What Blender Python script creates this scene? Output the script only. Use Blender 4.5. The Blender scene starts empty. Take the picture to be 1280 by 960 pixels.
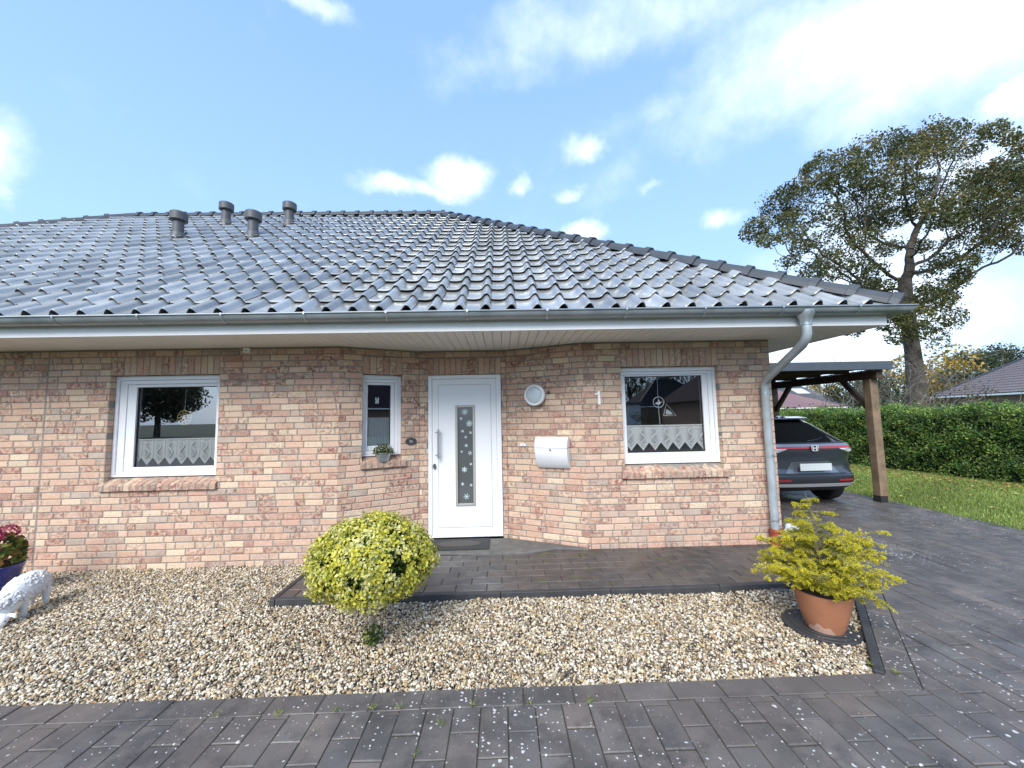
import bpy, bmesh, math, random
import numpy as np
from mathutils import Vector, Matrix

R = math.radians
rng = np.random.default_rng(7)
random.seed(7)
scene = bpy.context.scene
COL = scene.collection

# ------------------------------------------------------------------ helpers
class MB:
    """collects shapes and links them as ONE mesh object"""
    def __init__(self):
        self.V, self.F, self.C, self.M, self.n = [], [], [], [], 0
    def add(self, V, F, col=None, mi=0):
        V = np.asarray(V, float).reshape(-1, 3)
        if isinstance(F, np.ndarray):
            self.F.append(F + self.n); self.M.append(np.full(len(F), mi))
        else:
            byk = {}
            for f in F: byk.setdefault(len(f), []).append(f)
            for k, fs in byk.items():
                self.F.append(np.array(fs, int) + self.n); self.M.append(np.full(len(fs), mi))
        if col is None: col = (1, 1, 1)
        col = np.asarray(col, float)
        if col.ndim == 1: col = np.tile(col, (len(V), 1))
        if col.shape[1] == 3: col = np.concatenate([col, np.ones((len(col), 1))], 1)
        self.C.append(col); self.V.append(V); self.n += len(V)
    def box(self, lo, hi, col=None, mi=0, P=None):
        (a, b, c), (d, e, f) = lo, hi
        V = np.array([(a,b,c),(d,b,c),(d,e,c),(a,e,c),(a,b,f),(d,b,f),(d,e,f),(a,e,f)], float)
        if P is not None: V = np.array([P(*v) for v in V])
        self.add(V, [(0,3,2,1),(4,5,6,7),(0,1,5,4),(1,2,6,5),(2,3,7,6),(3,0,4,7)], col, mi)
    def obox(self, c, size, M, col=None):
        s = np.array(size) / 2
        V = np.array([(x*s[0], y*s[1], z*s[2]) for z in (-1,1) for x, y in ((-1,-1),(1,-1),(1,1),(-1,1))])
        V = V @ np.array(M.to_3x3()).T + np.array(c)
        self.add(V, [(0,3,2,1),(4,5,6,7),(0,1,5,4),(1,2,6,5),(2,3,7,6),(3,0,4,7)], col)
    def bar(self, a, b, w, h, col=None):
        """rectangular bar from a to b"""
        a, b = Vector(a), Vector(b); d = b - a
        q = d.to_track_quat('Y', 'Z').to_matrix()
        self.obox((a + b) / 2, (w, d.length, h), q, col)
    def tube(self, pts, rad, seg=10, col=None, caps=True):
        pts = [Vector(p) for p in pts]
        rad = [rad] * len(pts) if np.isscalar(rad) else rad
        V = []; up = None
        for i, p in enumerate(pts):
            t = (pts[min(i+1, len(pts)-1)] - pts[max(i-1, 0)]).normalized()
            if up is None:
                up = Vector((0,0,1)) if abs(t.z) < .9 else Vector((1,0,0))
            x = t.cross(up).normalized(); y = x.cross(t).normalized(); up = y
            for k in range(seg):
                a = 2*math.pi*k/seg
                V.append(p + (x*math.cos(a) + y*math.sin(a)) * rad[i])
        F = []
        for i in range(len(pts)-1):
            for k in range(seg):
                F.append((i*seg+k, i*seg+(k+1) % seg, (i+1)*seg+(k+1) % seg, (i+1)*seg+k))
        if caps:
            F.append(tuple(range(seg))[::-1]); F.append(tuple((len(pts)-1)*seg+k for k in range(seg)))
        self.add([tuple(v) for v in V], F, col)
    def lathe(self, prof, seg=32, c=(0,0,0), M=None, col=None, sx=1, sy=1):
        V = []
        for r, z in prof:
            for k in range(seg):
                a = 2*math.pi*k/seg
                V.append((r*math.cos(a)*sx, r*math.sin(a)*sy, z))
        V = np.array(V)
        if M is not None: V = V @ np.array(M.to_3x3()).T
        V = V + np.array(c); F = []
        for i in range(len(prof)-1):
            for k in range(seg):
                F.append((i*seg+k, i*seg+(k+1) % seg, (i+1)*seg+(k+1) % seg, (i+1)*seg+k))
        F.append(tuple(range(seg))[::-1]); F.append(tuple((len(prof)-1)*seg+k for k in range(seg)))
        self.add(V, F, col)
    def prism(self, poly, z0, z1, col=None, P=None):
        """extrude polygon (a,b) between c=z0 and c=z1; P maps (a,b,c) -> xyz"""
        n = len(poly)
        V = [(a, b, z0) for a, b in poly] + [(a, b, z1) for a, b in poly]
        if P is not None: V = [P(*v) for v in V]
        F = [tuple(range(n))[::-1], tuple(range(n, 2*n))] + [(i, (i+1) % n, n+(i+1) % n, n+i) for i in range(n)]
        self.add(V, F, col)
    def build(self, name, mat, parent=None, smooth=False, bevel=0, seg=2, angle=35):
        me = bpy.data.meshes.new(name)
        V = np.concatenate(self.V)
        me.vertices.add(len(V)); me.vertices.foreach_set('co', V.ravel())
        loops = np.concatenate([f.ravel() for f in self.F])
        tot = np.concatenate([np.full(len(f), f.shape[1]) for f in self.F])
        start = np.concatenate([[0], np.cumsum(tot)[:-1]])
        me.loops.add(len(loops)); me.loops.foreach_set('vertex_index', loops.astype(np.int32))
        me.polygons.add(len(tot)); me.polygons.foreach_set('loop_start', start.astype(np.int32))
        me.polygons.foreach_set('material_index', np.concatenate(self.M).astype(np.int32))
        me.update(calc_edges=True)
        a = me.color_attributes.new('Col', 'FLOAT_COLOR', 'POINT')
        C = np.concatenate(self.C)
        a.data.foreach_set('color', C.ravel())
        for m in (mat if isinstance(mat, (list, tuple)) else [mat]): me.materials.append(m)
        if not smooth: me.polygons.foreach_set('use_smooth', np.zeros(len(tot), bool))
        if smooth:
            me.polygons.foreach_set('use_smooth', np.ones(len(tot), bool))
            if smooth != 'all':
                me.set_sharp_from_angle(angle=R(angle))
        o = bpy.data.objects.new(name, me); COL.objects.link(o)
        if parent is not None: o.parent = parent
        if bevel:
            b = o.modifiers.new('bevel', 'BEVEL'); b.width = bevel; b.segments = seg
            b.limit_method = 'ANGLE'; b.angle_limit = R(40); b.harden_normals = False
        return o

def tag(o, label=None, cat=None, group=None, kind=None):
    if label: o['label'] = label
    if cat: o['category'] = cat
    if group: o['group'] = group
    if kind: o['kind'] = kind
    return o
def empty(name, label, cat, loc=(0,0,0), group=None):
    o = bpy.data.objects.new(name, None); COL.objects.link(o); o.location = loc
    o.empty_display_size = .1
    return tag(o, label, cat, group)

# ------------------------------------------------------------------ materials
def nodes(m):
    m.use_nodes = True; nt = m.node_tree; return nt, nt.nodes, nt.links
def mk(name, col=(.5,.5,.5), rough=.5, metal=0., spec=.5, attr=False, var=0., vscale=8., bump=0., bscale=60.,
       coat=0., trans=0., rvar=0.):
    m = bpy.data.materials.new(name); nt, N, L = nodes(m)
    b = N['Principled BSDF']; out = N['Material Output']
    b.inputs['Roughness'].default_value = rough; b.inputs['Metallic'].default_value = metal
    b.inputs['Specular IOR Level'].default_value = spec; b.inputs['Coat Weight'].default_value = coat
    b.inputs['Coat Roughness'].default_value = .08
    tc = N.new('ShaderNodeTexCoord')
    src = None
    if attr:
        at = N.new('ShaderNodeAttribute'); at.attribute_name = 'Col'; src = at.outputs['Color']
    else:
        b.inputs['Base Color'].default_value = (*col, 1)
    if var or rvar:
        nz = N.new('ShaderNodeTexNoise'); nz.inputs['Scale'].default_value = vscale; nz.inputs['Detail'].default_value = 6
        L.new(tc.outputs['Object'], nz.inputs['Vector'])
    if var:
        mr = N.new('ShaderNodeMapRange'); L.new(nz.outputs['Fac'], mr.inputs['Value'])
        mr.inputs['From Min'].default_value = .25; mr.inputs['From Max'].default_value = .75
        mr.inputs['To Min'].default_value = 1-var; mr.inputs['To Max'].default_value = 1+var
        mx = N.new('ShaderNodeMix'); mx.data_type = 'RGBA'; mx.blend_type = 'MULTIPLY'; mx.inputs[0].default_value = 1
        if src is not None: L.new(src, mx.inputs[6])
        else: mx.inputs[6].default_value = (*col, 1)
        L.new(mr.outputs[0], mx.inputs[7]); src = mx.outputs[2]
    if src is not None: L.new(src, b.inputs['Base Color'])
    if rvar:
        mr = N.new('ShaderNodeMapRange'); L.new(nz.outputs['Fac'], mr.inputs['Value'])
        mr.inputs['From Min'].default_value = .3; mr.inputs['From Max'].default_value = .7
        mr.inputs['To Min'].default_value = max(rough-rvar, .02); mr.inputs['To Max'].default_value = rough+rvar
        L.new(mr.outputs[0], b.inputs['Roughness'])
    if bump:
        n2 = N.new('ShaderNodeTexNoise'); n2.inputs['Scale'].default_value = bscale; n2.inputs['Detail'].default_value = 5
        L.new(tc.outputs['Object'], n2.inputs['Vector'])
        bp = N.new('ShaderNodeBump'); bp.inputs['Strength'].default_value = bump; bp.inputs['Distance'].default_value = .08 if name == 'bark' else .01
        L.new(n2.outputs['Fac'], bp.inputs['Height']); L.new(bp.outputs[0], b.inputs['Normal'])
    if trans:
        tr = N.new('ShaderNodeBsdfTranslucent'); ms = N.new('ShaderNodeMixShader'); ms.inputs[0].default_value = trans
        if src is not None: L.new(src, tr.inputs['Color'])
        else: tr.inputs['Color'].default_value = (*col, 1)
        L.new(b.outputs[0], ms.inputs[1]); L.new(tr.outputs[0], ms.inputs[2]); L.new(ms.outputs[0], out.inputs['Surface'])
    return m

def ramp(N, L, fac, stops):
    r = N.new('ShaderNodeValToRGB'); L.new(fac, r.inputs[0]); e = r.color_ramp.elements
    while len(e) < len(stops): e.new(.5)
    for el, (p, c) in zip(e, stops): el.position = p; el.color = (*c, 1) if len(c) == 3 else c
    return r.outputs[0]
def mixc(N, L, fac, a, b, mode='MIX'):
    x = N.new('ShaderNodeMix'); x.data_type = 'RGBA'; x.blend_type = mode
    for s, v in ((x.inputs[0], fac), (x.inputs[6], a), (x.inputs[7], b)):
        if hasattr(v, 'is_linked') or hasattr(v, 'links'): L.new(v, s)
        elif isinstance(v, (int, float)): s.default_value = v
        else: s.default_value = (*v, 1)
    return x.outputs[2]
def noise(N, L, vec, scale, detail=4, rough=.5):
    n = N.new('ShaderNodeTexNoise'); n.inputs['Scale'].default_value = scale
    n.inputs['Detail'].default_value = detail; n.inputs['Roughness'].default_value = rough
    L.new(vec, n.inputs['Vector']); return n.outputs['Fac']

def brick_mat():
    m = bpy.data.materials.new('handmade_brick'); nt, N, L = nodes(m); b = N['Principled BSDF']
    tc = N.new('ShaderNodeTexCoord'); at = N.new('ShaderNodeAttribute'); at.attribute_name = 'Col'
    al = N.new('ShaderNodeAttribute'); al.attribute_name = 'Col'
    v = tc.outputs['Object']
    big = noise(N, L, v, 24, 6, .7); fine = noise(N, L, v, 55, 4, .6); tiny = noise(N, L, v, 190, 3, .6)
    c = mixc(N, L, ramp(N, L, fine, [(.42, (0,0,0)), (.72, (.8,)*3)]), at.outputs['Color'], (.58, .45, .36))
    def msk(f, lo, hi, amt, alpha=True):
        r = N.new('ShaderNodeMapRange'); L.new(f, r.inputs['Value']); r.inputs['From Min'].default_value = lo; r.inputs['From Max'].default_value = hi; r.inputs['To Max'].default_value = amt
        if not alpha: return r.outputs[0]
        m_ = N.new('ShaderNodeMath'); m_.operation = 'MULTIPLY'; L.new(r.outputs[0], m_.inputs[0]); L.new(at.outputs['Alpha'], m_.inputs[1]); return m_.outputs[0]
    mo = noise(N, L, v, 34, 6, .78); m2 = noise(N, L, v, 5.5, 4, .6); m3 = noise(N, L, v, 21, 5, .7)
    c = mixc(N, L, msk(m3, .46, .58, .75), c, (.34, .265, .215))
    c = mixc(N, L, msk(big, .47, .56, .9), c, (.235, .070, .055))
    c = mixc(N, L, msk(mo, .55, .64, .7, False), c, (.33, .17, .125))
    c = mixc(N, L, ramp(N, L, tiny, [(.57, (0,0,0)), (.70, (.6,)*3)]), c, (.17, .12, .10))
    c = mixc(N, L, ramp(N, L, m2, [(.42, (0,0,0)), (.66, (.35,)*3)]), c, (.66, .53, .40))
    sp = N.new('ShaderNodeSeparateXYZ')
    L.new(c, b.inputs['Base Color']); b.inputs['Roughness'].default_value = .88
    b.inputs['Specular IOR Level'].default_value = .25
    bp = N.new('ShaderNodeBump'); bp.inputs['Strength'].default_value = .7; bp.inputs['Distance'].default_value = .006
    L.new(fine, bp.inputs['Height']); L.new(bp.outputs[0], b.inputs['Normal'])
    return m

def paver_mat(name, lichen=.5, moss=0.):
    m = bpy.data.materials.new(name); nt, N, L = nodes(m); b = N['Principled BSDF']
    tc = N.new('ShaderNodeTexCoord'); at = N.new('ShaderNodeAttribute'); at.attribute_name = 'Col'
    v = tc.outputs['Object']
    mid = noise(N, L, v, 2.6, 6, .6); fine = noise(N, L, v, 130, 4, .7); blot = noise(N, L, v, 9, 5, .6)
    c = mixc(N, L, ramp(N, L, mid, [(.38, (0,0,0)), (.62, (.8,)*3)]), at.outputs['Color'], (.052, .050, .050))
    c = mixc(N, L, ramp(N, L, blot, [(.50, (0,0,0)), (.68, (.6,)*3)]), c, (.150, .132, .120))
    dk_ = noise(N, L, v, 4.3, 7, .7)
    c = mixc(N, L, ramp(N, L, dk_, [(.50, (0,0,0)), (.62, (.72,)*3)]), c, (.036, .035, .036))
    wm = noise(N, L, v, 1.1, 5, .65)
    c = mixc(N, L, ramp(N, L, wm, [(.45, (0,0,0)), (.62, (.5,)*3)]), c, (.145, .124, .110))
    c = mixc(N, L, ramp(N, L, fine, [(.45, (0,0,0)), (.75, (.55,)*3)]), c, (.135, .125, .12))
    if lichen:
        for sc, th, seed in ((17., .24, 0.), (36., .34, 3.7)):
            mp = N.new('ShaderNodeMapping'); mp.inputs['Location'].default_value = (seed, seed*2, 0)
            L.new(v, mp.inputs['Vector'])
            wob = N.new('ShaderNodeTexNoise'); wob.inputs['Scale'].default_value = 40; L.new(mp.outputs[0], wob.inputs['Vector'])
            ad = N.new('ShaderNodeVectorMath'); ad.operation = 'MULTIPLY_ADD'; L.new(wob.outputs['Color'], ad.inputs[0])
            ad.inputs[1].default_value = (.02,)*3; L.new(mp.outputs[0], ad.inputs[2])
            vo = N.new('ShaderNodeTexVoronoi'); vo.inputs['Scale'].default_value = sc; vo.inputs['Randomness'].default_value = 1
            vo.voronoi_dimensions = '2D'; L.new(ad.outputs[0], vo.inputs['Vector'])
            # random cell chooses the size of the spot; most cells stay empty
            sx = N.new('ShaderNodeSeparateColor'); L.new(vo.outputs['Color'], sx.inputs[0])
            pat = noise(N, L, mp.outputs[0], .9, 3)
            mm = N.new('ShaderNodeMath'); mm.operation = 'MULTIPLY_ADD'; L.new(pat, mm.inputs[0]); mm.inputs[1].default_value = 1.5
            mm.inputs[2].default_value = lichen - 2.05
            sm = N.new('ShaderNodeMath'); sm.operation = 'ADD'; L.new(sx.outputs[0], sm.inputs[0]); L.new(mm.outputs[0], sm.inputs[1])
            rad = N.new('ShaderNodeMath'); rad.operation = 'MULTIPLY'; L.new(sm.outputs[0], rad.inputs[0]); rad.inputs[1].default_value = th*2.2
            lt = N.new('ShaderNodeMath'); lt.operation = 'LESS_THAN'; L.new(vo.outputs['Distance'], lt.inputs[0]); L.new(rad.outputs[0], lt.inputs[1])
            f2 = N.new('ShaderNodeMath'); f2.operation = 'MULTIPLY'; L.new(lt.outputs[0], f2.inputs[0]); f2.inputs[1].default_value = .85
            c = mixc(N, L, f2.outputs[0], c, (.55, .56, .54))
    if moss:
        mo = noise(N, L, v, 3.2, 6, .7)
        c = mixc(N, L, ramp(N, L, mo, [(.56, (0,0,0)), (.70, (moss,)*3)]), c, (.10, .115, .03))
    L.new(c, b.inputs['Base Color'])
    mr = N.new('ShaderNodeMapRange'); L.new(noise(N, L, v, 1.3, 5), mr.inputs['Value'])
    mr.inputs['From Min'].default_value = .35; mr.inputs['From Max'].default_value = .65
    mr.inputs['To Min'].default_value = .30; mr.inputs['To Max'].default_value = .66
    L.new(mr.outputs[0], b.inputs['Roughness'])
    bp = N.new('ShaderNodeBump'); bp.inputs['Strength'].default_value = .35; bp.inputs['Distance'].default_value = .004
    L.new(fine, bp.inputs['Height']); L.new(bp.outputs[0], b.inputs['Normal'])
    return m

def glass_mat(name, refl=.5, tint=(.85, .9, .9)):
    m = bpy.data.materials.new(name); nt, N, L = nodes(m); N.remove(N['Principled BSDF'])
    out = N['Material Output']; g = N.new('ShaderNodeBsdfGlossy'); g.inputs['Roughness'].default_value = 0
    g.inputs['Color'].default_value = (.95, .98, 1, 1)
    t = N.new('ShaderNodeBsdfTransparent'); t.inputs['Color'].default_value = (*tint, 1)
    x = N.new('ShaderNodeMixShader'); lw = N.new('ShaderNodeLayerWeight'); lw.inputs[0].default_value = .3
    mr = N.new('ShaderNodeMapRange'); L.new(lw.outputs['Fresnel'], mr.inputs['Value'])
    mr.inputs['To Min'].default_value = refl; mr.inputs['To Max'].default_value = 1
    L.new(mr.outputs[0], x.inputs[0]); L.new(t.outputs[0], x.inputs[1]); L.new(g.outputs[0], x.inputs[2])
    L.new(x.outputs[0], out.inputs['Surface']); return m

def lace_mat():
    m = bpy.data.materials.new('lace_net'); nt, N, L = nodes(m); b = N['Principled BSDF']; out = N['Material Output']
    b.inputs['Base Color'].default_value = (.92, .95, .95, 1); b.inputs['Roughness'].default_value = .9
    at = N.new('ShaderNodeAttribute'); at.attribute_name = 'Col'
    tc = N.new('ShaderNodeTexCoord'); sp = N.new('ShaderNodeSeparateXYZ'); L.new(tc.outputs['Object'], sp.inputs[0])
    vo = N.new('ShaderNodeTexVoronoi'); vo.inputs['Scale'].default_value = 60; L.new(tc.outputs['Object'], vo.inputs['Vector'])
    tr = N.new('ShaderNodeBsdfTransparent'); x = N.new('ShaderNodeMixShader')
    sc = N.new('ShaderNodeSeparateColor'); L.new(at.outputs['Color'], sc.inputs[0])
    ml = N.new('ShaderNodeMath'); ml.operation = 'MULTIPLY_ADD'; L.new(vo.outputs['Distance'], ml.inputs[0])
    ml.inputs[1].default_value = .35; L.new(sc.outputs[0], ml.inputs[2]); ml.use_clamp = True
    tl = N.new('ShaderNodeBsdfTranslucent'); tl.inputs['Color'].default_value = (.8,.84,.84,1)
    y = N.new('ShaderNodeMixShader'); y.inputs[0].default_value = .08; L.new(b.outputs[0], y.inputs[1]); L.new(tl.outputs[0], y.inputs[2])
    L.new(ml.outputs[0], x.inputs[0]); L.new(tr.outputs[0], x.inputs[1]); L.new(y.outputs[0], x.inputs[2])
    L.new(x.outputs[0], out.inputs['Surface']); return m

M = dict(
    brick=brick_mat(), mortar=mk('mortar', (.27,.25,.22), .95, var=.15, vscale=14, bump=.5, bscale=180, spec=.2),
    tile=mk('glazed_roof_tile', attr=True, rough=.34, metal=.5, spec=.6, var=.22, vscale=3, rvar=.08, coat=.3),
    ridge=mk('ridge_tile', (.045,.056,.070), .5, metal=0., spec=.35, var=.2, vscale=6),
    ventp=mk('vent_plastic', (.085,.09,.095), .5, var=.08),
    zinc=mk('zinc', (.30,.34,.36), .45, metal=.5, var=.16, vscale=5, rvar=.1, bump=.04, bscale=20),
    zinc_pipe=mk('zinc_pipe', (.42,.48,.51), .45, metal=.35, var=.18, vscale=7, rvar=.1), zinc_new=mk('bright_zinc', (.50,.55,.58), .36, metal=.85, var=.2, vscale=18, rvar=.1),
    white=mk('white_upvc', (.80,.82,.84), .32, spec=.5), whitep=mk('white_paint', (.90,.91,.91), .5, var=.04, vscale=3),
    soffit=mk('soffit_board', (.85,.85,.83), .55, var=.05, vscale=2),
    glass=glass_mat('window_glass', .31, (.98,.99,.99)), glass_clear=glass_mat('clear_window_glass', .18, (.98,.99,.99)), doorglass=mk('door_glass', (.095,.105,.11), .14, spec=.9),
    lace=lace_mat(), lacew=mk('lace_thread', (.93,.95,.95), .9),
    dark=mk('dark_gap', (.02,.02,.02), .9), steel=mk('brushed_steel', (.55,.55,.54), .32, metal=.9),
    greytrim=mk('grey_trim', (.42,.41,.38), .45, metal=.3), rubber=mk('rubber', (.025,.026,.028), .7, bump=.3, bscale=200),
    room=mk('room_paint', (.30,.29,.27), .9), frost=mk('snow_sticker', (.52,.64,.66), .6),
    paver=paver_mat('driveway_paver', .47), pathp=paver_mat('path_paver', .10, moss=.7), joint=mk('joint_sand', (.045,.043,.030), .95, var=.3, vscale=30),
    kerb=mk('dark_kerb_stone', (.045,.047,.05), .6, var=.3, vscale=9, bump=.3, bscale=90),
    stone=mk('pebble', attr=True, rough=.62, spec=.4), soil=mk('gravel_bed', (.10,.085,.065), .95, var=.4, vscale=60, bump=.8, bscale=90),
    concrete=mk('worn_concrete', (.13,.127,.12), .85, var=.28, vscale=9, bump=.5, bscale=70),
    leaf=mk('leaf', attr=True, rough=.5, spec=.35, trans=.28), bright_leaf=mk('variegated_leaf', attr=True, rough=.5, spec=.3, trans=.4), needle=mk('needle', attr=True, rough=.6, spec=.3, trans=.35),
    bark=mk('bark', (.072,.062,.050), .95, var=.8, vscale=3.5, bump=1., bscale=9), twig=mk('twig', (.16,.14,.12), .9, var=.2),
    stem=mk('grey_stem', (.19,.16,.12), .9, var=.3, vscale=30),
    terra=mk('terracotta', (.37,.155,.08), .75, var=.12, vscale=7, bump=.15, bscale=40), terraw=mk('lime_bloom', (.52,.33,.24), .9, var=.2),
    redbase=mk('red_pipe', (.30,.06,.035), .6, var=.2), plate=mk('cast_iron', (.035,.037,.04), .6, var=.3, bump=.3, bscale=70),
    lawn=mk('lawn', (.075,.115,.03), .95, var=.35, vscale=3, bump=.6, bscale=50), grass=mk('grass_blade', attr=True, rough=.6, trans=.3),
    wood=mk('weathered_timber', (.19,.135,.085), .8, var=.4, vscale=6, bump=.4, bscale=25), wooddark=mk('dark_timber', (.085,.055,.035), .8, var=.3, vscale=6),
    fasciam=mk('slate_metal', (.085,.10,.12), .42, metal=.3, var=.1), roofsheet=mk('roof_sheet', (.10,.11,.12), .6),
    car=mk('grey_car_paint', (.050,.062,.080), .30, metal=.45, spec=.6, coat=1.), carblack=mk('black_trim', (.015,.016,.018), .45),
    carglass=mk('tinted_glass', (.008,.01,.012), .06, spec=.7), red=mk('red_lamp', (.45,.012,.02), .2, coat=.6), lampc=mk('clear_lamp', (.65,.65,.66), .12, metal=.5, coat=1),
    chrome=mk('chrome', (.75,.76,.78), .15, metal=1.), silver=mk('silver_trim', (.66,.68,.70), .4, metal=.1), platew=mk('blank_plate', (.58,.62,.62), .5),
    rim=mk('alloy', (.35,.36,.38), .35, metal=.9), tyre=mk('tyre', (.018,.018,.019), .85),
    plaster=mk('white_cast', (.70,.72,.73), .8, bump=.5, bscale=60), blue=mk('blue_glaze', (.015,.03,.22), .2, coat=.8, var=.2),
    gold=mk('straw_gold', (.50,.40,.20), .6), sky=None,
    farroof=mk('far_roof', attr=True, rough=.35, spec=.6), matroof=mk('matt_roof', attr=True, rough=.85, spec=.1), farbrick=mk('far_brick', (.24,.15,.11), .9, var=.2, vscale=4),
    plaque=mk('dark_enamel', (.05,.05,.055), .4), opal=mk('opal_diffuser', (.55,.62,.66), .25, spec=.5), bag=mk('pale_sheet', (.52,.55,.58), .5),
    flower=mk('petal', attr=True, rough=.7, trans=.2),
)

# ------------------------------------------------------------------ foliage helpers
def unit(a): return a / np.maximum(np.linalg.norm(a, axis=-1, keepdims=True), 1e-9)
def leaves(mb, C, size, col, aspect=.55, bias=None, bw=0., tipcol=None, droop=0., direction=None, r=rng):
    """diamond leaves at centres C"""
    n = len(C); size = np.broadcast_to(np.asarray(size, float), (n,))[:, None]
    nrm = unit(r.normal(size=(n, 3)))
    if bias is not None: nrm = unit(nrm*(1-bw) + np.asarray(bias)*bw)
    if direction is None: t = r.normal(size=(n, 3))
    else: t = np.asarray(direction) + r.normal(size=(n, 3))*.35
    t = t - (t*nrm).sum(1, keepdims=True)*nrm; t = unit(t); t[:, 2] -= droop; t = unit(t)
    s = unit(np.cross(nrm, t))
    b = C - t*size*.5; p = C + t*size*.5; m = C + t*size*.02 + nrm*size*.10
    V = np.stack([b, m + s*size*aspect*.5, p, m - s*size*aspect*.5], 1).reshape(-1, 3)
    F = np.arange(4*n).reshape(n, 4)
    col = np.asarray(col, float)
    if col.ndim == 1: col = np.tile(col, (n, 1))
    c4 = np.repeat(col[:, None, :], 4, 1)
    if tipcol is not None: c4[:, 1:, :] = np.asarray(tipcol)[:, None, :] if np.ndim(tipcol) == 2 else tipcol
    mb.add(V, F, c4.reshape(-1, 3))
def ball(n, r=rng, inner=0.):
    d = unit(r.normal(size=(n, 3))); return d * (inner + (1-inner)*r.random((n, 1)))**(1/3.)
def vary(base, n, amt=.25, r=rng, hue=.12):
    base = np.asarray(base, float); return np.clip(base * (1 + amt*r.normal(size=(n, 1))) * (1 + hue*r.normal(size=(n, 3))*.5), .002, 1)
def pick(pal, w, n, r=rng):
    return np.asarray(pal, float)[r.choice(len(pal), n, p=np.asarray(w, float)/sum(w))]

def frusta(mb, A, B, ra, rb, seg=6):
    """many tapered segments at once"""
    A, B = np.asarray(A, float), np.asarray(B, float); n = len(A)
    t = unit(B - A); up = np.where(np.abs(t[:, 2:3]) < .9, np.array([[0,0,1.]]), np.array([[1.,0,0]]))
    x = unit(np.cross(t, up)); y = np.cross(x, t)
    a = np.arange(seg)*2*np.pi/seg; ca, sa = np.cos(a)[None, :, None], np.sin(a)[None, :, None]
    ring = x[:, None]*ca + y[:, None]*sa
    V = np.concatenate([A[:, None] + ring*np.asarray(ra)[:, None, None], B[:, None] + ring*np.asarray(rb)[:, None, None]], 1)
    k = np.arange(seg); f = np.stack([k, (k+1) % seg, seg+(k+1) % seg, seg+k], 1)
    F = (np.arange(n)[:, None, None]*2*seg + f[None]).reshape(-1, 4)
    mb.add(V.reshape(-1, 3), F)

def colonise(att, trunk, step=.35, di=4., dk=.7, iters=90):
    """grow branches from a trunk polyline into the attractor points"""
    P = [np.array(trunk[0], float)]; par = [-1]
    for q in trunk[1:]:
        q = np.array(q, float); L = np.linalg.norm(q - P[-1]); k = max(1, int(L/step)); a = P[-1]
        for i in range(1, k+1): par.append(len(P)-1); P.append(a + (q-a)*i/k)
    att = np.array(att); P = list(P)
    for it in range(iters):
        if len(att) == 0: break
        PA = np.array(P); d2 = ((att[:, None] - PA[None])**2).sum(2); nn = d2.argmin(1); dm = d2.min(1)
        use = dm < di*di
        if not use.any(): break
        new = {}
        for j in np.nonzero(use)[0]:
            v = att[j] - PA[nn[j]]; new.setdefault(nn[j], []).append(v/np.linalg.norm(v))
        for k, vs in new.items():
            v = np.mean(vs, 0) + rng.normal(size=3)*.12
            P.append(PA[k] + v/max(np.linalg.norm(v), 1e-6)*step); par.append(k)
        PA = np.array(P[-len(new):]); d2 = ((att[:, None] - PA[None])**2).sum(2).min(1); att = att[d2 > dk*dk]
    return np.array(P), np.array(par)
def branch_mesh(mb, P, par, r0, rmin=.012, exp=2.3, seg=7):
    n = len(P); acc = np.zeros(n); kids = np.bincount(par[par >= 0], minlength=n)
    acc[kids == 0] = 1
    for i in range(n-1, 0, -1): acc[par[i]] += acc[i]
    rad = np.maximum(r0*(acc/acc[0])**(1/exp), rmin)
    i = np.arange(1, n); frusta(mb, P[par[i]], P[i], rad[par[i]]*.5 + rad[i]*.5, rad[i], seg)
    return rad, kids

# ------------------------------------------------------------------ camera, world, sun
FPX, PITCH, ROLL, YAW = 485.05, .08263, .02017, .02523
CAM = np.array([0, -4.70, 1.582])
cam = bpy.data.cameras.new('camera'); co = bpy.data.objects.new('camera', cam); COL.objects.link(co)
cam.sensor_width = 36; cam.lens = FPX/1280*36; cam.clip_end = 3000; cam.clip_start = .05
co.matrix_world = Matrix.Translation(CAM) @ Matrix.Rotation(-YAW, 4, 'Z') @ Matrix.Rotation(math.pi/2 + PITCH, 4, 'X') @ Matrix.Rotation(-ROLL, 4, 'Z')
scene.camera = co
def ray(px, py):
    u, v = (px-640)/FPX, (py-480)/FPX
    cr, sr = math.cos(ROLL), math.sin(ROLL); uu, vv = cr*u - sr*v, sr*u + cr*v
    cp, sp = math.cos(PITCH), math.sin(PITCH); d, z = cp + sp*vv, sp - cp*vv
    cy, sy = math.cos(YAW), math.sin(YAW)
    return np.array([cy*uu + sy*d, -sy*uu + cy*d, z])
def at_depth(px, py, d):
    r = ray(px, py); return CAM + r*d/r[1]

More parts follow.
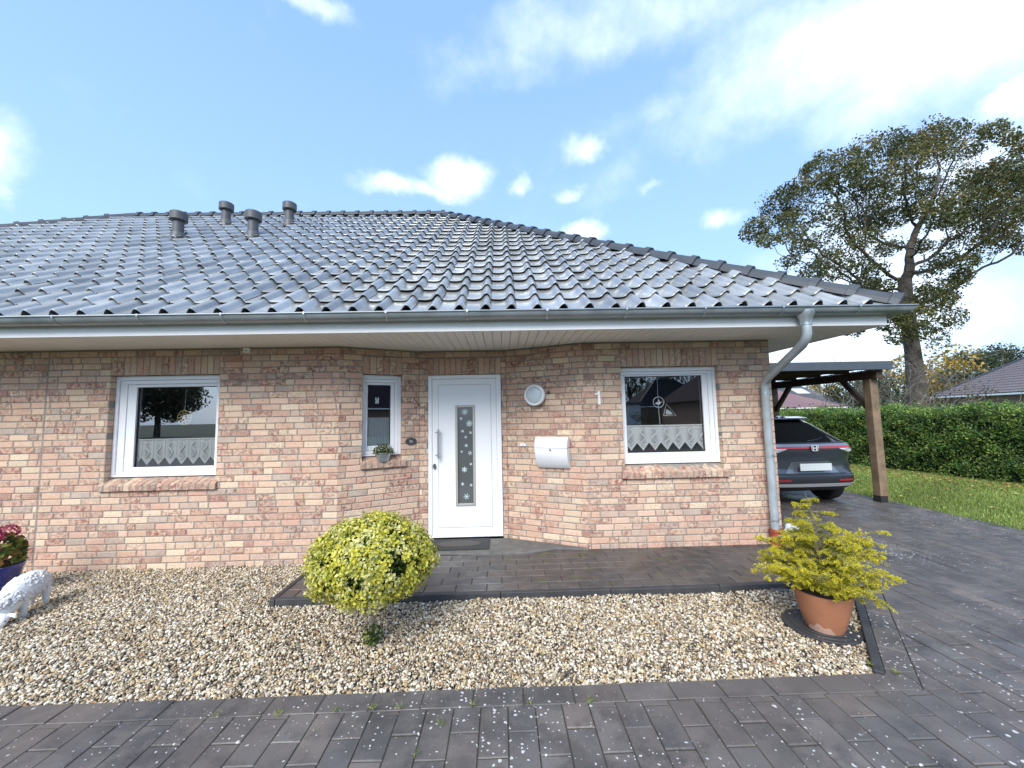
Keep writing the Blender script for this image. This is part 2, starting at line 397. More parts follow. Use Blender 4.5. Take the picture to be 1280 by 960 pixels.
SUN_EL, SUN_AZ = R(41), R(-162)        # azimuth measured from +Y towards +X
w = bpy.data.worlds.new('World'); scene.world = w; w.use_nodes = True
N, L = w.node_tree.nodes, w.node_tree.links; bg = N['Background']; bg.inputs['Strength'].default_value = .115
sky = N.new('ShaderNodeTexSky'); sky.sky_type = 'NISHITA'; sky.sun_disc = False
sky.sun_elevation = SUN_EL; sky.sun_rotation = SUN_AZ; sky.air_density = 1.0; sky.dust_density = 1.5; sky.ozone_density = 1.2
tc = N.new('ShaderNodeTexCoord'); gen = tc.outputs['Generated']
def vmath(op, a, b=None, c=None):
    n = N.new('ShaderNodeVectorMath'); n.operation = op
    for s, v in zip(n.inputs, (a, b, c)):
        if v is None: continue
        if hasattr(v, 'links'): L.new(v, s)
        else: s.default_value = v
    return n
def smath(op, a, b=None, c=None, clamp=False):
    n = N.new('ShaderNodeMath'); n.operation = op; n.use_clamp = clamp
    for s, v in zip(n.inputs, (a, b, c)):
        if v is None: continue
        if hasattr(v, 'links'): L.new(v, s)
        else: s.default_value = v
    return n.outputs[0]
# cumulus and veil clouds, each at its own direction in the sky: (px, py of the direction, half width, half height in radians, weight)
blobs = [(760, 30, .34, .10, .72), (1050, 50, .42, .12, .95), (1180, 40, .22, .15, .95), (640, 85, .26, .07, .62), (900, 112, .40, .05, .68), (1130, 85, .2, .05, .8),
         (490, 234, .075, .030, 1.0), (575, 222, .085, .05, 1.15), (548, 238, .12, .025, .9), (732, 188, .06, .035, 1.0), (733, 292, .06, .03, .95), (712, 236, .05, .014, .6),
         (902, 276, .04, .03, .9), (818, 232, .04, .015, .6), (648, 233, .02, .022, .7), (-8, 185, .045, .075, 1.0), (395, 2, .07, .025, .75), (0, 240, .02, .025, .7),
         (1250, 132, .04, .03, .9), (1280, 125, .05, .03, .8), (1050, 410, .30, .15, 1.15), (1240, 300, .20, .08, .6), (1120, 300, .24, .18, .75), (980, 440, .22, .1, 1.1), (1262, 410, .10, .04, .6),
         (1230, 200, .14, .10, .75)]
base = None
warpn = N.new('ShaderNodeTexNoise'); warpn.inputs['Scale'].default_value = 9; warpn.inputs['Detail'].default_value = 7; warpn.inputs['Roughness'].default_value = .6
L.new(gen, warpn.inputs['Vector'])
wv = vmath('MULTIPLY_ADD', warpn.outputs['Color'], (.09,.09,.09), gen).outputs[0]
wv = vmath('SUBTRACT', wv, (.045,.045,.045)).outputs[0]
for px, py, sx_, sy_, wt in blobs:
    d = unit(ray(px, py)); right = unit(np.array([d[1], -d[0], 0])); upv = np.cross(right, d)
    a = vmath('DOT_PRODUCT', wv, tuple(right/sx_)).outputs['Value']; b2 = vmath('DOT_PRODUCT', wv, tuple(upv/sy_)).outputs['Value']
    b2 = smath('SUBTRACT', b2, float(d @ upv/sy_)); a = smath('SUBTRACT', a, float(d @ right/sx_))
    dd = smath('SQRT', smath('MULTIPLY_ADD', a, a, smath('MULTIPLY', b2, b2)))
    fr = vmath('DOT_PRODUCT', gen, tuple(d)).outputs['Value']
    mm = smath('MULTIPLY', smath('SUBTRACT', 1.25, dd, clamp=True), wt)
    mm = smath('MULTIPLY', mm, smath('GREATER_THAN', fr, .2))
    base = mm if base is None else smath('MAXIMUM', base, mm)
n1 = N.new('ShaderNodeTexNoise'); n1.inputs['Scale'].default_value = 5.0; n1.inputs['Detail'].default_value = 9; n1.inputs['Roughness'].default_value = .58
L.new(gen, n1.inputs['Vector'])
# loose clouds over the rest of the sky, behind the camera too
n2 = N.new('ShaderNodeTexNoise'); n2.inputs['Scale'].default_value = 2.2; n2.inputs['Detail'].default_value = 8; L.new(gen, n2.inputs['Vector'])
sy = N.new('ShaderNodeSeparateXYZ'); L.new(gen, sy.inputs[0])
back = smath('MULTIPLY', smath('SUBTRACT', n2.outputs['Fac'], .47, clamp=True), smath('MULTIPLY_ADD', sy.outputs['Y'], -3., .2, clamp=True))
base = smath('ADD', base, smath('MULTIPLY', back, 5.))
ovh = N.new('ShaderNodeMapRange'); ovh.interpolation_type = 'SMOOTHSTEP'; L.new(sy.outputs['Z'], ovh.inputs['Value'])  # added cloud cover overhead, out of view, so the roof reflects white
ovh.inputs['From Min'].default_value = .77; ovh.inputs['From Max'].default_value = .93; ovh.inputs['To Max'].default_value = 1.0
base = smath('MAXIMUM', base, ovh.outputs[0])
dens = smath('ADD', smath('MULTIPLY', base, .95), smath('MULTIPLY_ADD', n1.outputs['Fac'], 1.5, -1.12))
mr = N.new('ShaderNodeMapRange'); mr.interpolation_type = 'SMOOTHSTEP'; L.new(dens, mr.inputs['Value'])
mr.inputs['From Min'].default_value = -.22; mr.inputs['From Max'].default_value = 1.05; mr.inputs['To Max'].default_value = .88
zr = N.new('ShaderNodeMapRange'); L.new(sy.outputs['Z'], zr.inputs['Value']); zr.inputs['From Min'].default_value = .05; zr.inputs['From Max'].default_value = .72
hz = mixc(N, L, .72, sky.outputs[0], mixc(N, L, zr.outputs[0], (2.9, 4.6, 6.9), (1.75, 3.1, 6.2)))
cl = mixc(N, L, mr.outputs[0], hz, (6.9, 7.4, 7.9))
L.new(cl, bg.inputs['Color'])

sl = bpy.data.lights.new('sun', 'SUN'); so = bpy.data.objects.new('sun', sl); COL.objects.link(so)
sl.energy = 2.1; sl.angle = R(34); sl.color = (1, .95, .88)
sd = Vector((math.sin(SUN_AZ)*math.cos(SUN_EL), math.cos(SUN_AZ)*math.cos(SUN_EL), math.sin(SUN_EL)))
so.rotation_euler = sd.to_track_quat('Z', 'Y').to_euler(); so.location = sd*40
scene.view_settings.view_transform = 'Standard'; scene.view_settings.look = 'None'
scene.view_settings.exposure = 1.06; scene.view_settings.gamma = 1
scene.cycles.max_bounces = 6; scene.cycles.transparent_max_bounces = 12; scene.cycles.use_denoising = True
scene.cycles.caustics_reflective = False; scene.cycles.caustics_refractive = False; scene.cycles.sample_clamp_indirect = 6

# ================================================================== SETTING: ground
GR_Z, DR_Z = -.055, -.03
g = MB(); g.add([(-400,-400,-.16),(400,-400,-.16),(400,400,-.16),(-400,400,-.16)], [(0,1,2,3)])
tag(g.build('ground', M['lawn']), kind='structure')

g = MB(); g.add([(-300,-13.5,-.12),(-300,-300,-.12),(300,-300,-.12),(300,-13.5,-.12)], [(0,1,2,3)]); tag(g.build('meadow', mk('dark_meadow', (.022,.032,.012), .95, var=.4, vscale=.6)), kind='structure')
g = MB(); g.add([(-300,-7,-.10),(-300,-13.5,-.10),(300,-13.5,-.10),(300,-7,-.10)], [(0,1,2,3)]); tag(g.build('street', mk('asphalt', (.05,.05,.052), .8, var=.25, vscale=3, bump=.3, bscale=120)), kind='structure')
def clip_poly(poly, a, b):
    """keep the part of a convex polygon left of the line a->b"""
    out = []; side = lambda p: (b[0]-a[0])*(p[1]-a[1]) - (b[1]-a[1])*(p[0]-a[0])
    for i in range(len(poly)):
        p, q = poly[i], poly[(i+1) % len(poly)]; sp, sq = side(p), side(q)
        if sp >= 0: out.append(p)
        if sp*sq < 0: t = sp/(sp-sq); out.append((p[0]+(q[0]-p[0])*t, p[1]+(q[1]-p[1])*t))
    return out
def shrink(poly, d):
    """inset a convex ccw polygon"""
    out = list(poly); 
    for i in range(len(poly)):
        a, b = np.array(poly[i]), np.array(poly[(i+1) % len(poly)]); e = b-a; l = np.linalg.norm(e)
        if l < 1e-6: continue
        n = np.array([-e[1], e[0]])/l; a2, b2 = a+n*d, b+n*d
        out = clip_poly(out, tuple(a2), tuple(b2))
        if len(out) < 3: return []
    return out
def paver(mb, poly, z, col, gap=.0025, ch=.004, tilt=.0012):
    outer = shrink(poly, gap)
    if len(outer) < 3: return
    # drop doubled corners
    o2 = [p for i, p in enumerate(outer) if (p[0]-outer[i-1][0])**2 + (p[1]-outer[i-1][1])**2 > 1e-6]
    if len(o2) < 3: return
    c = np.mean(o2, 0); inner = [tuple(c + (np.array(p)-c)*(1 - ch/max(np.linalg.norm(np.array(p)-c), .02)*1.4)) for p in o2]
    tx, ty = rng.normal(size=2)*tilt/.15; dz = rng.normal()*.0012; n = len(o2)
    zz = lambda p: z + dz + (p[0]-c[0])*tx + (p[1]-c[1])*ty
    V = [(p[0], p[1], zz(p)) for p in inner] + [(p[0], p[1], zz(p)-ch) for p in o2] + [(p[0], p[1], z-.05) for p in o2]
    F = [tuple(range(n))] + [(i, n+i, n+(i+1) % n, (i+1) % n) for i in range(n)] + [(n+i, 2*n+i, 2*n+(i+1) % n, n+(i+1) % n) for i in range(n)]
    mb.add(V, F, col)
PAVC = [(.158,.143,.132),(.124,.119,.115),(.170,.145,.130),(.104,.102,.101),(.140,.131,.123)]
def pcol(): return np.array(PAVC[rng.integers(len(PAVC))])*rng.uniform(.8, 1.2)

# driveway: columns of pavers along Y, a border course along the gravel bed and along its slanted end
K1, K2 = np.array([2.245, -2.235]), np.array([3.30, -.90])          # slanted edge of the gravel bed
dk = unit(K2-K1); nk = np.array([dk[1], -dk[0]])                     # points away from the bed
BW = .15
B1, B2 = K1 + nk*(BW+.055), K2 + nk*(BW+.055)
YB = -2.24 - BW
corner = tuple(B1 + dk*((YB - B1[1])/dk[1]))
dw = MB(); PW, PL = .15, .29
x = -6.0; k = 0
while x < 6.66:
    y = -4.6 + (PL/2 if k % 2 else 0) + rng.normal()*.004
    if x > 6.5: pass
    while y < 10.5:
        poly = [(x, y), (x+PW, y), (x+PW, y+PL), (x, y+PL)]; cx, cy = x+PW/2, y+PL/2
        far_ok = True
        sd_ = (B2[0]-B1[0])*(cy-B1[1]) - (B2[1]-B1[1])*(cx-B1[0])
        parts = [poly]
        if cy > YB + PL and cx < corner[0]: far_ok = False
        elif cy < B2[1]:
            below, above = clip_poly(poly, (10, YB), (-10, YB)), clip_poly(poly, (-10, YB), (10, YB))
            if x > corner[0] + PW: parts = [clip_poly(poly, tuple(B2), tuple(B1))]
            else: parts = [below, clip_poly(above, tuple(B2), tuple(B1)) if len(above) > 2 else []]
        if cy > -.95 and cx < 3.34: far_ok = False
        for poly in parts:
            if far_ok and len(poly) >= 3: paver(dw, poly, DR_Z, pcol())
        y += PL
    x += PW; k += 1
x = -6.0
while x < corner[0] + .16:
    x1 = x+PL
    poly = [(x, YB), (x1, YB), (x1, -2.24), (x, -2.24)]
    poly = clip_poly(poly, tuple(B1), tuple(B2)) if x1 > K1[0]-.3 else poly
    paver(dw, poly, DR_Z, pcol()*.8); x += PL
t = -.48
while t < np.linalg.norm(K2-K1)+.3:
    a, b = K1+nk*.055+dk*t, K1+nk*.055+dk*(t+PL)
    poly = [tuple(a), tuple(a+nk*BW), tuple(b+nk*BW), tuple(b)]
    poly = clip_poly(poly, (-10, -2.24), (10, -2.24))
    if len(poly) > 2: paver(dw, poly, DR_Z, pcol()*.9)
    t += PL
# edging course along the lawn
y = -4.6
while y < 10.5:
    paver(dw, [(6.66, y), (6.74, y), (6.74, y+.5), (6.66, y+.5)], DR_Z, pcol()*.9); y += .5
tag(dw.build('driveway', M['paver']), kind='structure')
jb = MB()
for lo, hi in (((-7,-5,0),(6.74,-2.24,0)), ((K1[0]-.0,-2.24,0),(6.74,10.5,0))):
    z = DR_Z - .006
    if hi[1] < 0: jb.add([(lo[0],lo[1],z),(hi[0],lo[1],z),(hi[0],hi[1],z),(lo[0],hi[1],z)], [(0,1,2,3)])
    else: jb.add([(K1[0]+.05,-2.24,z),(6.74,-2.24,z),(6.74,10.5,z),(3.34,10.5,z),(3.34,-.9,z)], [(0,1,2,3,4)])
tag(jb.build('paving_bed', M['joint']), kind='structure')

# path in front of the door
PX0, PY0 = -2.05, -1.07
pth = MB(); y = PY0 + .06; k = 0
pathc = [(.054,.047,.043),(.042,.040,.040),(.070,.052,.042),(.034,.034,.035)]
while y < .46:
    x = PX0 + (0 if k % 2 else -.145) + rng.uniform(-.03, .03)
    while x < 3.3:
        poly = [(max(x, PX0), y), (min(x+.29, 3.34), y), (min(x+.29, 3.34), y+.15), (max(x, PX0), y+.15)]
        cx = x+.145
        if poly[1][0]-poly[0][0] > .02 and (y < -.1 or -1.9 < cx < .9):
            paver(pth, poly, 0, np.array(pathc[rng.integers(4)])*rng.uniform(.8, 1.25), tilt=.0006)
        x += .29
    y += .15; k += 1
tag(pth.build('path', M['pathp']), kind='structure')
pb = MB(); pb.add([(PX0+.01,PY0+.02,-.007),(3.34,PY0+.02,-.007),(3.34,0,-.007),(1.0,0,-.007),(.06,.46,-.007),(-1.1,.46,-.007),(-1.96,0,-.007),(PX0+.01,0,-.007)], [tuple(range(8))])
tag(pb.build('path_bed', M['joint']), kind='structure')
kb = MB()
x = PX0 - .0
while x < 3.15:
    kb.box((x+.002, PY0-.0, -.2), (min(x+.998, 3.16), PY0+.055, .004 + rng.normal()*.002)); x += 1.0
kb.box((PX0-.05, PY0, -.2), (PX0-.002, -.01, .004))
a = K1 + dk*.0
while np.linalg.norm(a-K1) < 1.62:
    b = a + dk*.80; l = min(.798, 1.68-np.linalg.norm(a-K1))
    c0 = [a, a+nk*.05, a+dk*l+nk*.05, a+dk*l]; kb.prism([tuple(q) for q in c0], -.2, -.012 + rng.normal()*.002); a = b
tag(kb.build('kerb', M['kerb'], bevel=.006), kind='structure')

# gravel bed: soil sheet plus loose pebbles
bed = [(-9,-2.24), tuple(K1), tuple(K1 + dk*1.45), (PX0-.05, PY0), (PX0-.05, 0), (-9, 0)]
sb = MB(); sb.add([(-9,-2.24,GR_Z-.012),(K1[0],-2.24,GR_Z-.012),(K2[0],PY0+.02,GR_Z-.012),(-9,PY0+.02,GR_Z-.012)], [(0,1,2,3)])
sb.add([(-9,PY0+.02,GR_Z-.012),(PX0-.02,PY0+.02,GR_Z-.012),(PX0-.02,.02,GR_Z-.04),(-9,.02,GR_Z-.04)], [(0,1,2,3)])
tag(sb.build('gravel_bed_base', M['soil']), kind='structure')
def pebbles():
    n = 165000
    X = np.stack([rng.uniform(-6.4, 3.2, n), rng.uniform(-2.25, 0, n)], 1)
    # inside the bed
    side = (K2[0]-K1[0])*(X[:,1]-K1[1]) - (K2[1]-K1[1])*(X[:,0]-K1[0])
    ok = (side > .004) & (X[:,1] > -2.245 + rng.normal(size=n)*.006) & ((X[:,1] < PY0-.004) | (X[:,0] < PX0-.055))
    ok &= X[:,0] > -1.35*(X[:,1]+4.70) - .3
    X = X[ok]; n = len(X)
    # ico0
    ph = (1+5**.5)/2
    iv = unit(np.array([(-1,ph,0),(1,ph,0),(-1,-ph,0),(1,-ph,0),(0,-1,ph),(0,1,ph),(0,-1,-ph),(0,1,-ph),(ph,0,-1),(ph,0,1),(-ph,0,-1),(-ph,0,1)], float))
    fi = np.array([(0,11,5),(0,5,1),(0,1,7),(0,7,10),(0,10,11),(1,5,9),(5,11,4),(11,10,2),(10,7,6),(7,1,8),(3,9,4),(3,4,2),(3,2,6),(3,6,8),(3,8,9),(4,9,5),(2,4,11),(6,2,10),(8,6,7),(9,8,1)])
    s = np.clip(rng.lognormal(math.log(.0079), .30, n), .0045, .0155)[:, None]
    ax = np.concatenate([s*rng.uniform(.9, 1.5, (n,1)), s*rng.uniform(.75, 1.1, (n,1)), s*rng.uniform(.5, .8, (n,1))], 1)
    q = unit(rng.normal(size=(n, 4)) * np.array([1.2, .45, .45, 1.2])); w_, x_, y_, z_ = q.T
    Rm = np.stack([1-2*(y_*y_+z_*z_), 2*(x_*y_-z_*w_), 2*(x_*z_+y_*w_), 2*(x_*y_+z_*w_), 1-2*(x_*x_+z_*z_), 2*(y_*z_-x_*w_), 2*(x_*z_-y_*w_), 2*(y_*z_+x_*w_), 1-2*(x_*x_+y_*y_)], 1).reshape(n, 3, 3)
    jit = 1 + rng.normal(size=(n, 12, 1))*.12
    V = (iv[None]*jit)*ax[:, None, :]; V = np.einsum('nij,nkj->nki', Rm, V)
    und = .012*np.sin(X[:,0]*2.1+1)*np.sin(X[:,1]*3.3) + .010*np.sin(X[:,0]*5.3+X[:,1]*4)
    slope = np.where(X[:,1] > PY0, -.028*(X[:,1]-PY0)/1.07, 0)
    z = GR_Z + und*.6 + slope + rng.uniform(-.008, .012, n)
    V = V + np.stack([X[:,0], X[:,1], z], 1)[:, None, :]
    pal = [(.70,.66,.58),(.80,.78,.74),(.55,.45,.28),(.44,.33,.20),(.33,.28,.22),(.20,.17,.14),(.08,.075,.07),(.40,.21,.12),(.62,.55,.40)]
    c = pick(pal, [18,14,12,9,14,12,6,1.2,14], n)*rng.uniform(.64, 1.05, (n,1))*np.array([[1.02,.975,.88]])
    mb = MB(); F = (fi[None] + (np.arange(n)*12)[:, None, None]).reshape(-1, 3)
    mb.add(V.reshape(-1, 3), F, np.repeat(c, 12, 0))
    return mb.build('gravel', M['stone'], smooth='all')
tag(pebbles(), kind='stuff')

# ================================================================== HOUSE
house = empty('brick_bungalow', 'long single storey brick bungalow with a glossy dark tiled hipped roof and white door', 'house')
ZS, XR, RW = 2.47, 3.324, 9.5
BP = [(.61,.385,.27),(.66,.475,.335),(.71,.57,.405),(.59,.345,.255),(.50,.365,.285),(.42,.35,.295),(.65,.445,.33),(.36,.18,.135)]
BPW = [21,19,14,13,9,5,17,4]
def bcol():
    c = pick(BP, BPW, 1)[0]*rng.uniform(.88, 1.12); q = rng.random()
    return np.append(c, rng.uniform(.6, 1.) if q < .30 else rng.uniform(.2, .5) if q < .55 else rng.uniform(0, .12))
def frame_fn(O, t):
    O, t = np.array(O, float), unit(np.array(t, float)); n = np.array([t[1], -t[0]])      # outward normal
    return lambda u, d, z: (O[0]+t[0]*u-n[0]*d, O[1]+t[1]*u-n[1]*d, z)
def brick(mb, P, u0, u1, z0, z1, col, depth=.10, d0=0., ch=.005, slope=0.):
    j = rng.normal(size=(4, 2))*.0012; dd = d0 + abs(rng.normal())*.0016
    a = [(u0+j[0,0], z0+j[0,1]), (u1+j[1,0], z0+j[1,1]), (u1+j[2,0], z1+j[2,1]), (u0+j[3,0], z1+j[3,1])]
    cx, cz = (u0+u1)/2, (z0+z1)/2
    ins = [(p[0]+(ch if p[0] < cx else -ch), p[1]+(ch if p[1] < cz else -ch)) for p in a]
    V = [P(u, dd, z) for u, z in ins] + [P(u, dd+ch, z) for u, z in a] + [P(u, depth, z + (slope if z > cz else 0)) for u, z in a]
    F = [(0,1,2,3)] + [(i, 4+i, 4+(i+1) % 4, (i+1) % 4) for i in range(4)] + [(4+i, 8+i, 8+(i+1) % 4, 4+(i+1) % 4) for i in range(4)]
    mb.add(V, F, col)
PITCHZ = .075; ZB = 2.155 - 30*PITCHZ
def cutout(ivs, a, b):
    out = []
    for u0, u1 in ivs:
        if b <= u0 or a >= u1: out.append((u0, u1)); continue
        if a > u0: out.append((u0, a))
        if b < u1: out.append((b, u1))
    return out
def brick_wall(mb, P, Lw, openings, ztop=ZS, joint=None, soldiers=True, zlow=-.1):
    """openings: (u0,u1,z0,z1) ; soldier course over each"""
    sold = [(o[0]-.0, o[1]+.0, o[3], o[3]+.225) for o in openings] if soldiers else []
    k = int((zlow-ZB)/PITCHZ) - 1
    while ZB + k*PITCHZ < ztop:
        zb, zt = ZB+k*PITCHZ+.005, min(ZB+(k+1)*PITCHZ-.005, ztop); k += 1
        if zt < zlow or zt-zb < .012: continue
        u = -rng.uniform(0, .2)
        while u < Lw:
            l = .212 if rng.random() < .74 else .101
            ivs = [(max(u, 0.), min(u+l, Lw))]
            for o in openings + sold:
                if zt > o[2]+.02 and zb < o[3]-.02: ivs = cutout(ivs, o[0]-.0, o[1]+.0)
            if joint: ivs = cutout(ivs, joint-.009, joint+.009)
            for a, b in ivs:
                if b-a > .013: brick(mb, P, a, b, zb, zt, bcol(), ch=min(.005, (b-a)*.25))
            u += l+.0095
    for a, b, z0, z1 in sold:
        n = max(1, round((b-a)/.075)); s = (b-a)/n
        for i in range(n): brick(mb, P, a+i*s+.005, a+(i+1)*s-.005, z0+.004, z1-.005, bcol()*np.array([.88,.86,.84,1]))
    # mortar sheet with its reveals
    us = sorted({0., Lw, *[v for o in openings for v in (o[0]-.004, o[1]+.004)]}); zs = sorted({zlow, ztop, *[v for o in openings for v in (o[2]-.004, o[3]+.004)]})
    for i in range(len(us)-1):
        for j in range(len(zs)-1):
            cu, cz = (us[i]+us[i+1])/2, (zs[j]+zs[j+1])/2
            if any(o[0] < cu < o[1] and o[2] < cz < o[3] for o in openings): continue
            mb.add([P(us[i], .007, zs[j]), P(us[i+1], .007, zs[j]), P(us[i+1], .007, zs[j+1]), P(us[i], .007, zs[j+1])], [(0,1,2,3)], mi=1)
            mb.add([P(us[i], .24, zs[j]), P(us[i+1], .24, zs[j]), P(us[i+1], .24, zs[j+1]), P(us[i], .24, zs[j+1])], [(3,2,1,0)], mi=1)
    for o in openings:
        a, b, c, d = o[0]-.004, o[1]+.004, o[2]-.004, o[3]+.004
        for q in (((a,c),(a,d)), ((b,d),(b,c)), ((a,d),(b,d)), ((b,c),(a,c))):
            (u0, z0), (u1, z1) = q
            mb.add([P(u0,.007,z0), P(u1,.007,z1), P(u1,.24,z1), P(u0,.24,z0)], [(0,1,2,3)], mi=1)

XL = -13.6
PF = frame_fn((XL, 0), (1, 0)); fu = lambda X: X - XL
A_, B_, C_, D_ = (-1.96, 0), (-1.10, .45), (.05, .45), (.985, 0)
PA = frame_fn(A_, (B_[0]-A_[0], B_[1]-A_[1])); LA = math.hypot(B_[0]-A_[0], B_[1]-A_[1])
PD = frame_fn(B_, (1, 0)); PC = frame_fn(C_, (D_[0]-C_[0], D_[1]-C_[1])); LC = math.hypot(D_[0]-C_[0], D_[1]-C_[1])
PR = frame_fn(D_, (1, 0)); PS = frame_fn((XR, 0), (0, 1))
LW = (-4.655, -3.38, .955, 2.155); RWN = (1.46, 2.668, .97, 2.155); SW = (.268, .752, 1.12, 2.14)
wall = MB()
brick_wall(wall, PF, A_[0]-XL, [(fu(LW[0]), fu(LW[1]), .805, LW[3]), (fu(-11.4), fu(-10.2), .805, 2.155), (fu(-8.2), fu(-7.0), .805, 2.155)], joint=fu(-5.38))
brick_wall(wall, PA, LA, [(SW[0], SW[1], 1.03, SW[3])])
brick_wall(wall, PD, C_[0]-B_[0], [(.113, 1.085, -.2, 2.145)])
brick_wall(wall, PC, LC, [])
brick_wall(wall, PR, XR-D_[0], [(RWN[0]-D_[0], RWN[1]-D_[0], .805, RWN[3])])
brick_wall(wall, PS, RW, [], soldiers=False)
wo = wall.build('wall', [M['brick'], M['mortar']], house)
rw_ = MB()
for lo, hi in (((XL,.24,-.1),(XL+.24,RW,ZS)), ((XL+.24,RW-.24,-.1),(XR-.24,RW,ZS))): rw_.box(lo, hi)
rw_.build('rear_wall', M['farbrick'], house)

# rooms behind the openings
for x0, x1, y0, y1 in ((-5.3,-2.6,.245,3.4), (.95,3.05,.245,3.4), (-2.2,-.9,.75,3.4)):
    rm = MB()
    for f in ([(x0,y1,.0),(x1,y1,.0),(x1,y1,2.45),(x0,y1,2.45)], [(x0,y0,0),(x0,y1,0),(x0,y1,2.45),(x0,y0,2.45)], [(x1,y0,0),(x1,y1,0),(x1,y1,2.45),(x1,y0,2.45)],
              [(x0,y0,0),(x1,y0,0),(x1,y1,0),(x0,y1,0)], [(x0,y0,2.45),(x1,y0,2.45),(x1,y1,2.45),(x0,y1,2.45)]):
        rm.add(f, [(0,1,2,3)])
    rm.build('room', M['room'], house)

def rect_frame(mb, P, u0, u1, z0, z1, wl, wr, wb, wt, d0, d1):
    mb.box((u0, d0, z0), (u0+wl, d1, z1), P=P); mb.box((u1-wr, d0, z0), (u1, d1, z1), P=P)
    mb.box((u0+wl, d0, z0), (u1-wr, d1, z0+wb), P=P); mb.box((u0+wl, d0, z1-wt), (u1-wr, d1, z1), P=P)
def make_window(name, P, u0, u1, z0, z1, wl, wr, wb, wt, sill, lab=None, gl_mat='glass'):
    """uPVC window: guide rails and shutter box, outer frame, sash, pane and a brick sill"""
    wi = MB(); gl = .034
    rect_frame(wi, P, u0, u1, z0, z1, gl if wl > .12 else .02, gl, .02, .05, .078, .19)
    b = (gl if wl > .12 else .02)
    o = wi.build('window', M['white'], house, bevel=.003)
    if lab: o['label'] = lab
    f = MB(); k = .42
    rect_frame(f, P, u0+b+.002, u1-gl-.002, z0+.022, z1-.052, (wl-b)*k, (wr-gl)*k, (wb-.02)*k, (wt-.05)*k+.01, .098, .19)
    f.build('frame', M['white'], o, bevel=.004)
    s = MB(); a, c, e, h = u0+b+(wl-b)*k+.004, u1-gl-(wr-gl)*k-.004, z0+.02+(wb-.02)*k+.004, z1-.05-(wt-.05)*k-.014
    rect_frame(s, P, a, c, e, h, u0+wl-a, c-(u1-wr), z0+wb-e, h-(z1-wt), .108, .19)
    s.build('sash', M['white'], o, bevel=.006, seg=3)
    gsk = MB(); rect_frame(gsk, P, u0+wl-.002, u1-wr+.002, z0+wb-.002, z1-wt+.002, .008, .008, .008, .008, .128, .15)
    gsk.build('gasket', M['rubber'], o)
    p = MB(); p.add([P(u0+wl-.001,.140,z0+wb-.001), P(u1-wr+.001,.140,z0+wb-.001), P(u1-wr+.001,.140,z1-wt+.001), P(u0+wl-.001,.140,z1-wt+.001)], [(0,1,2,3)])
    p.build('pane', M[gl_mat], o)
    s0, s1, zb, zf = sill; sb_ = MB(); n = round((s1-s0)/.0735); st = (s1-s0)/n
    for i in range(n): brick(sb_, P, s0+i*st+.004, s0+(i+1)*st-.004, zb, zf, np.append(bcol()[:3]*rng.uniform(.6, 1.05), rng.random()**.6), depth=.12, d0=-.035, slope=(z0-zf)*.97)
    sb_.add([P(s0+.003,-.03,zb+.004), P(s1-.003,-.03,zb+.004), P(s1-.003,-.03,zf-.006), P(s0+.003,-.03,zf-.006), P(s1-.003,.1,z0-.012), P(s0+.003,.1,z0-.012), P(s0+.003,.05,zb+.004), P(s1-.003,.05,zb+.004)],
            [(0,1,2,3),(3,2,4,5),(0,6,7,1),(0,3,5,6),(1,7,4,2)], mi=1)
    sb_.build('sill', [M['brick'], M['mortar']], o)
    return o
make_window('window', PF, fu(LW[0]), fu(LW[1]), LW[2], LW[3], .222, .10, .108, .135, (fu(-4.70), fu(-3.352), .805, .878))
make_window('window', PA, SW[0], SW[1], SW[2], SW[3], .075, .125, .125, .125, (.245, .80, .975, 1.05))
make_window('window', PR, RWN[0]-D_[0], RWN[1]-D_[0], RWN[2], RWN[3], .075, .158, .128, .108, (RWN[0]-D_[0]-.05, RWN[1]-D_[0]+.04, .805, .882), gl_mat='glass_clear')
for X in (-11.4, -8.2): make_window('window', PF, fu(X), fu(X+1.2), .955, 2.155, .13, .13, .108, .135, (fu(X-.04), fu(X+1.24), .805, .878))

# front door
dm = MB(); dx0, dx1, dz0, dz1 = -.985, -.020, .040, 2.142
PDX = lambda X, d, z: (X, .45+d, z)
rect_frame(dm, PDX, dx0, dx1, dz0, dz1, .052, .085-.02, .022, .050, .006, .12)
door = dm.build('front_door', M['white'], house, bevel=.006)
lf = MB(); lx0, lx1, lz0, lz1 = dx0+.055, dx1-.068, dz0+.026, dz1-.053
gx0, gx1, gz0, gz1 = -.600, -.398, .462, 1.712
for a, b, c, d in ((lx0,gx0,lz0,lz1), (gx1,lx1,lz0,lz1), (gx0,gx1,lz0,gz0), (gx0,gx1,gz1,lz1)): lf.box((a,.016,c), (b,.10,d), P=PDX)
lf.build('door_leaf', M['white'], door)
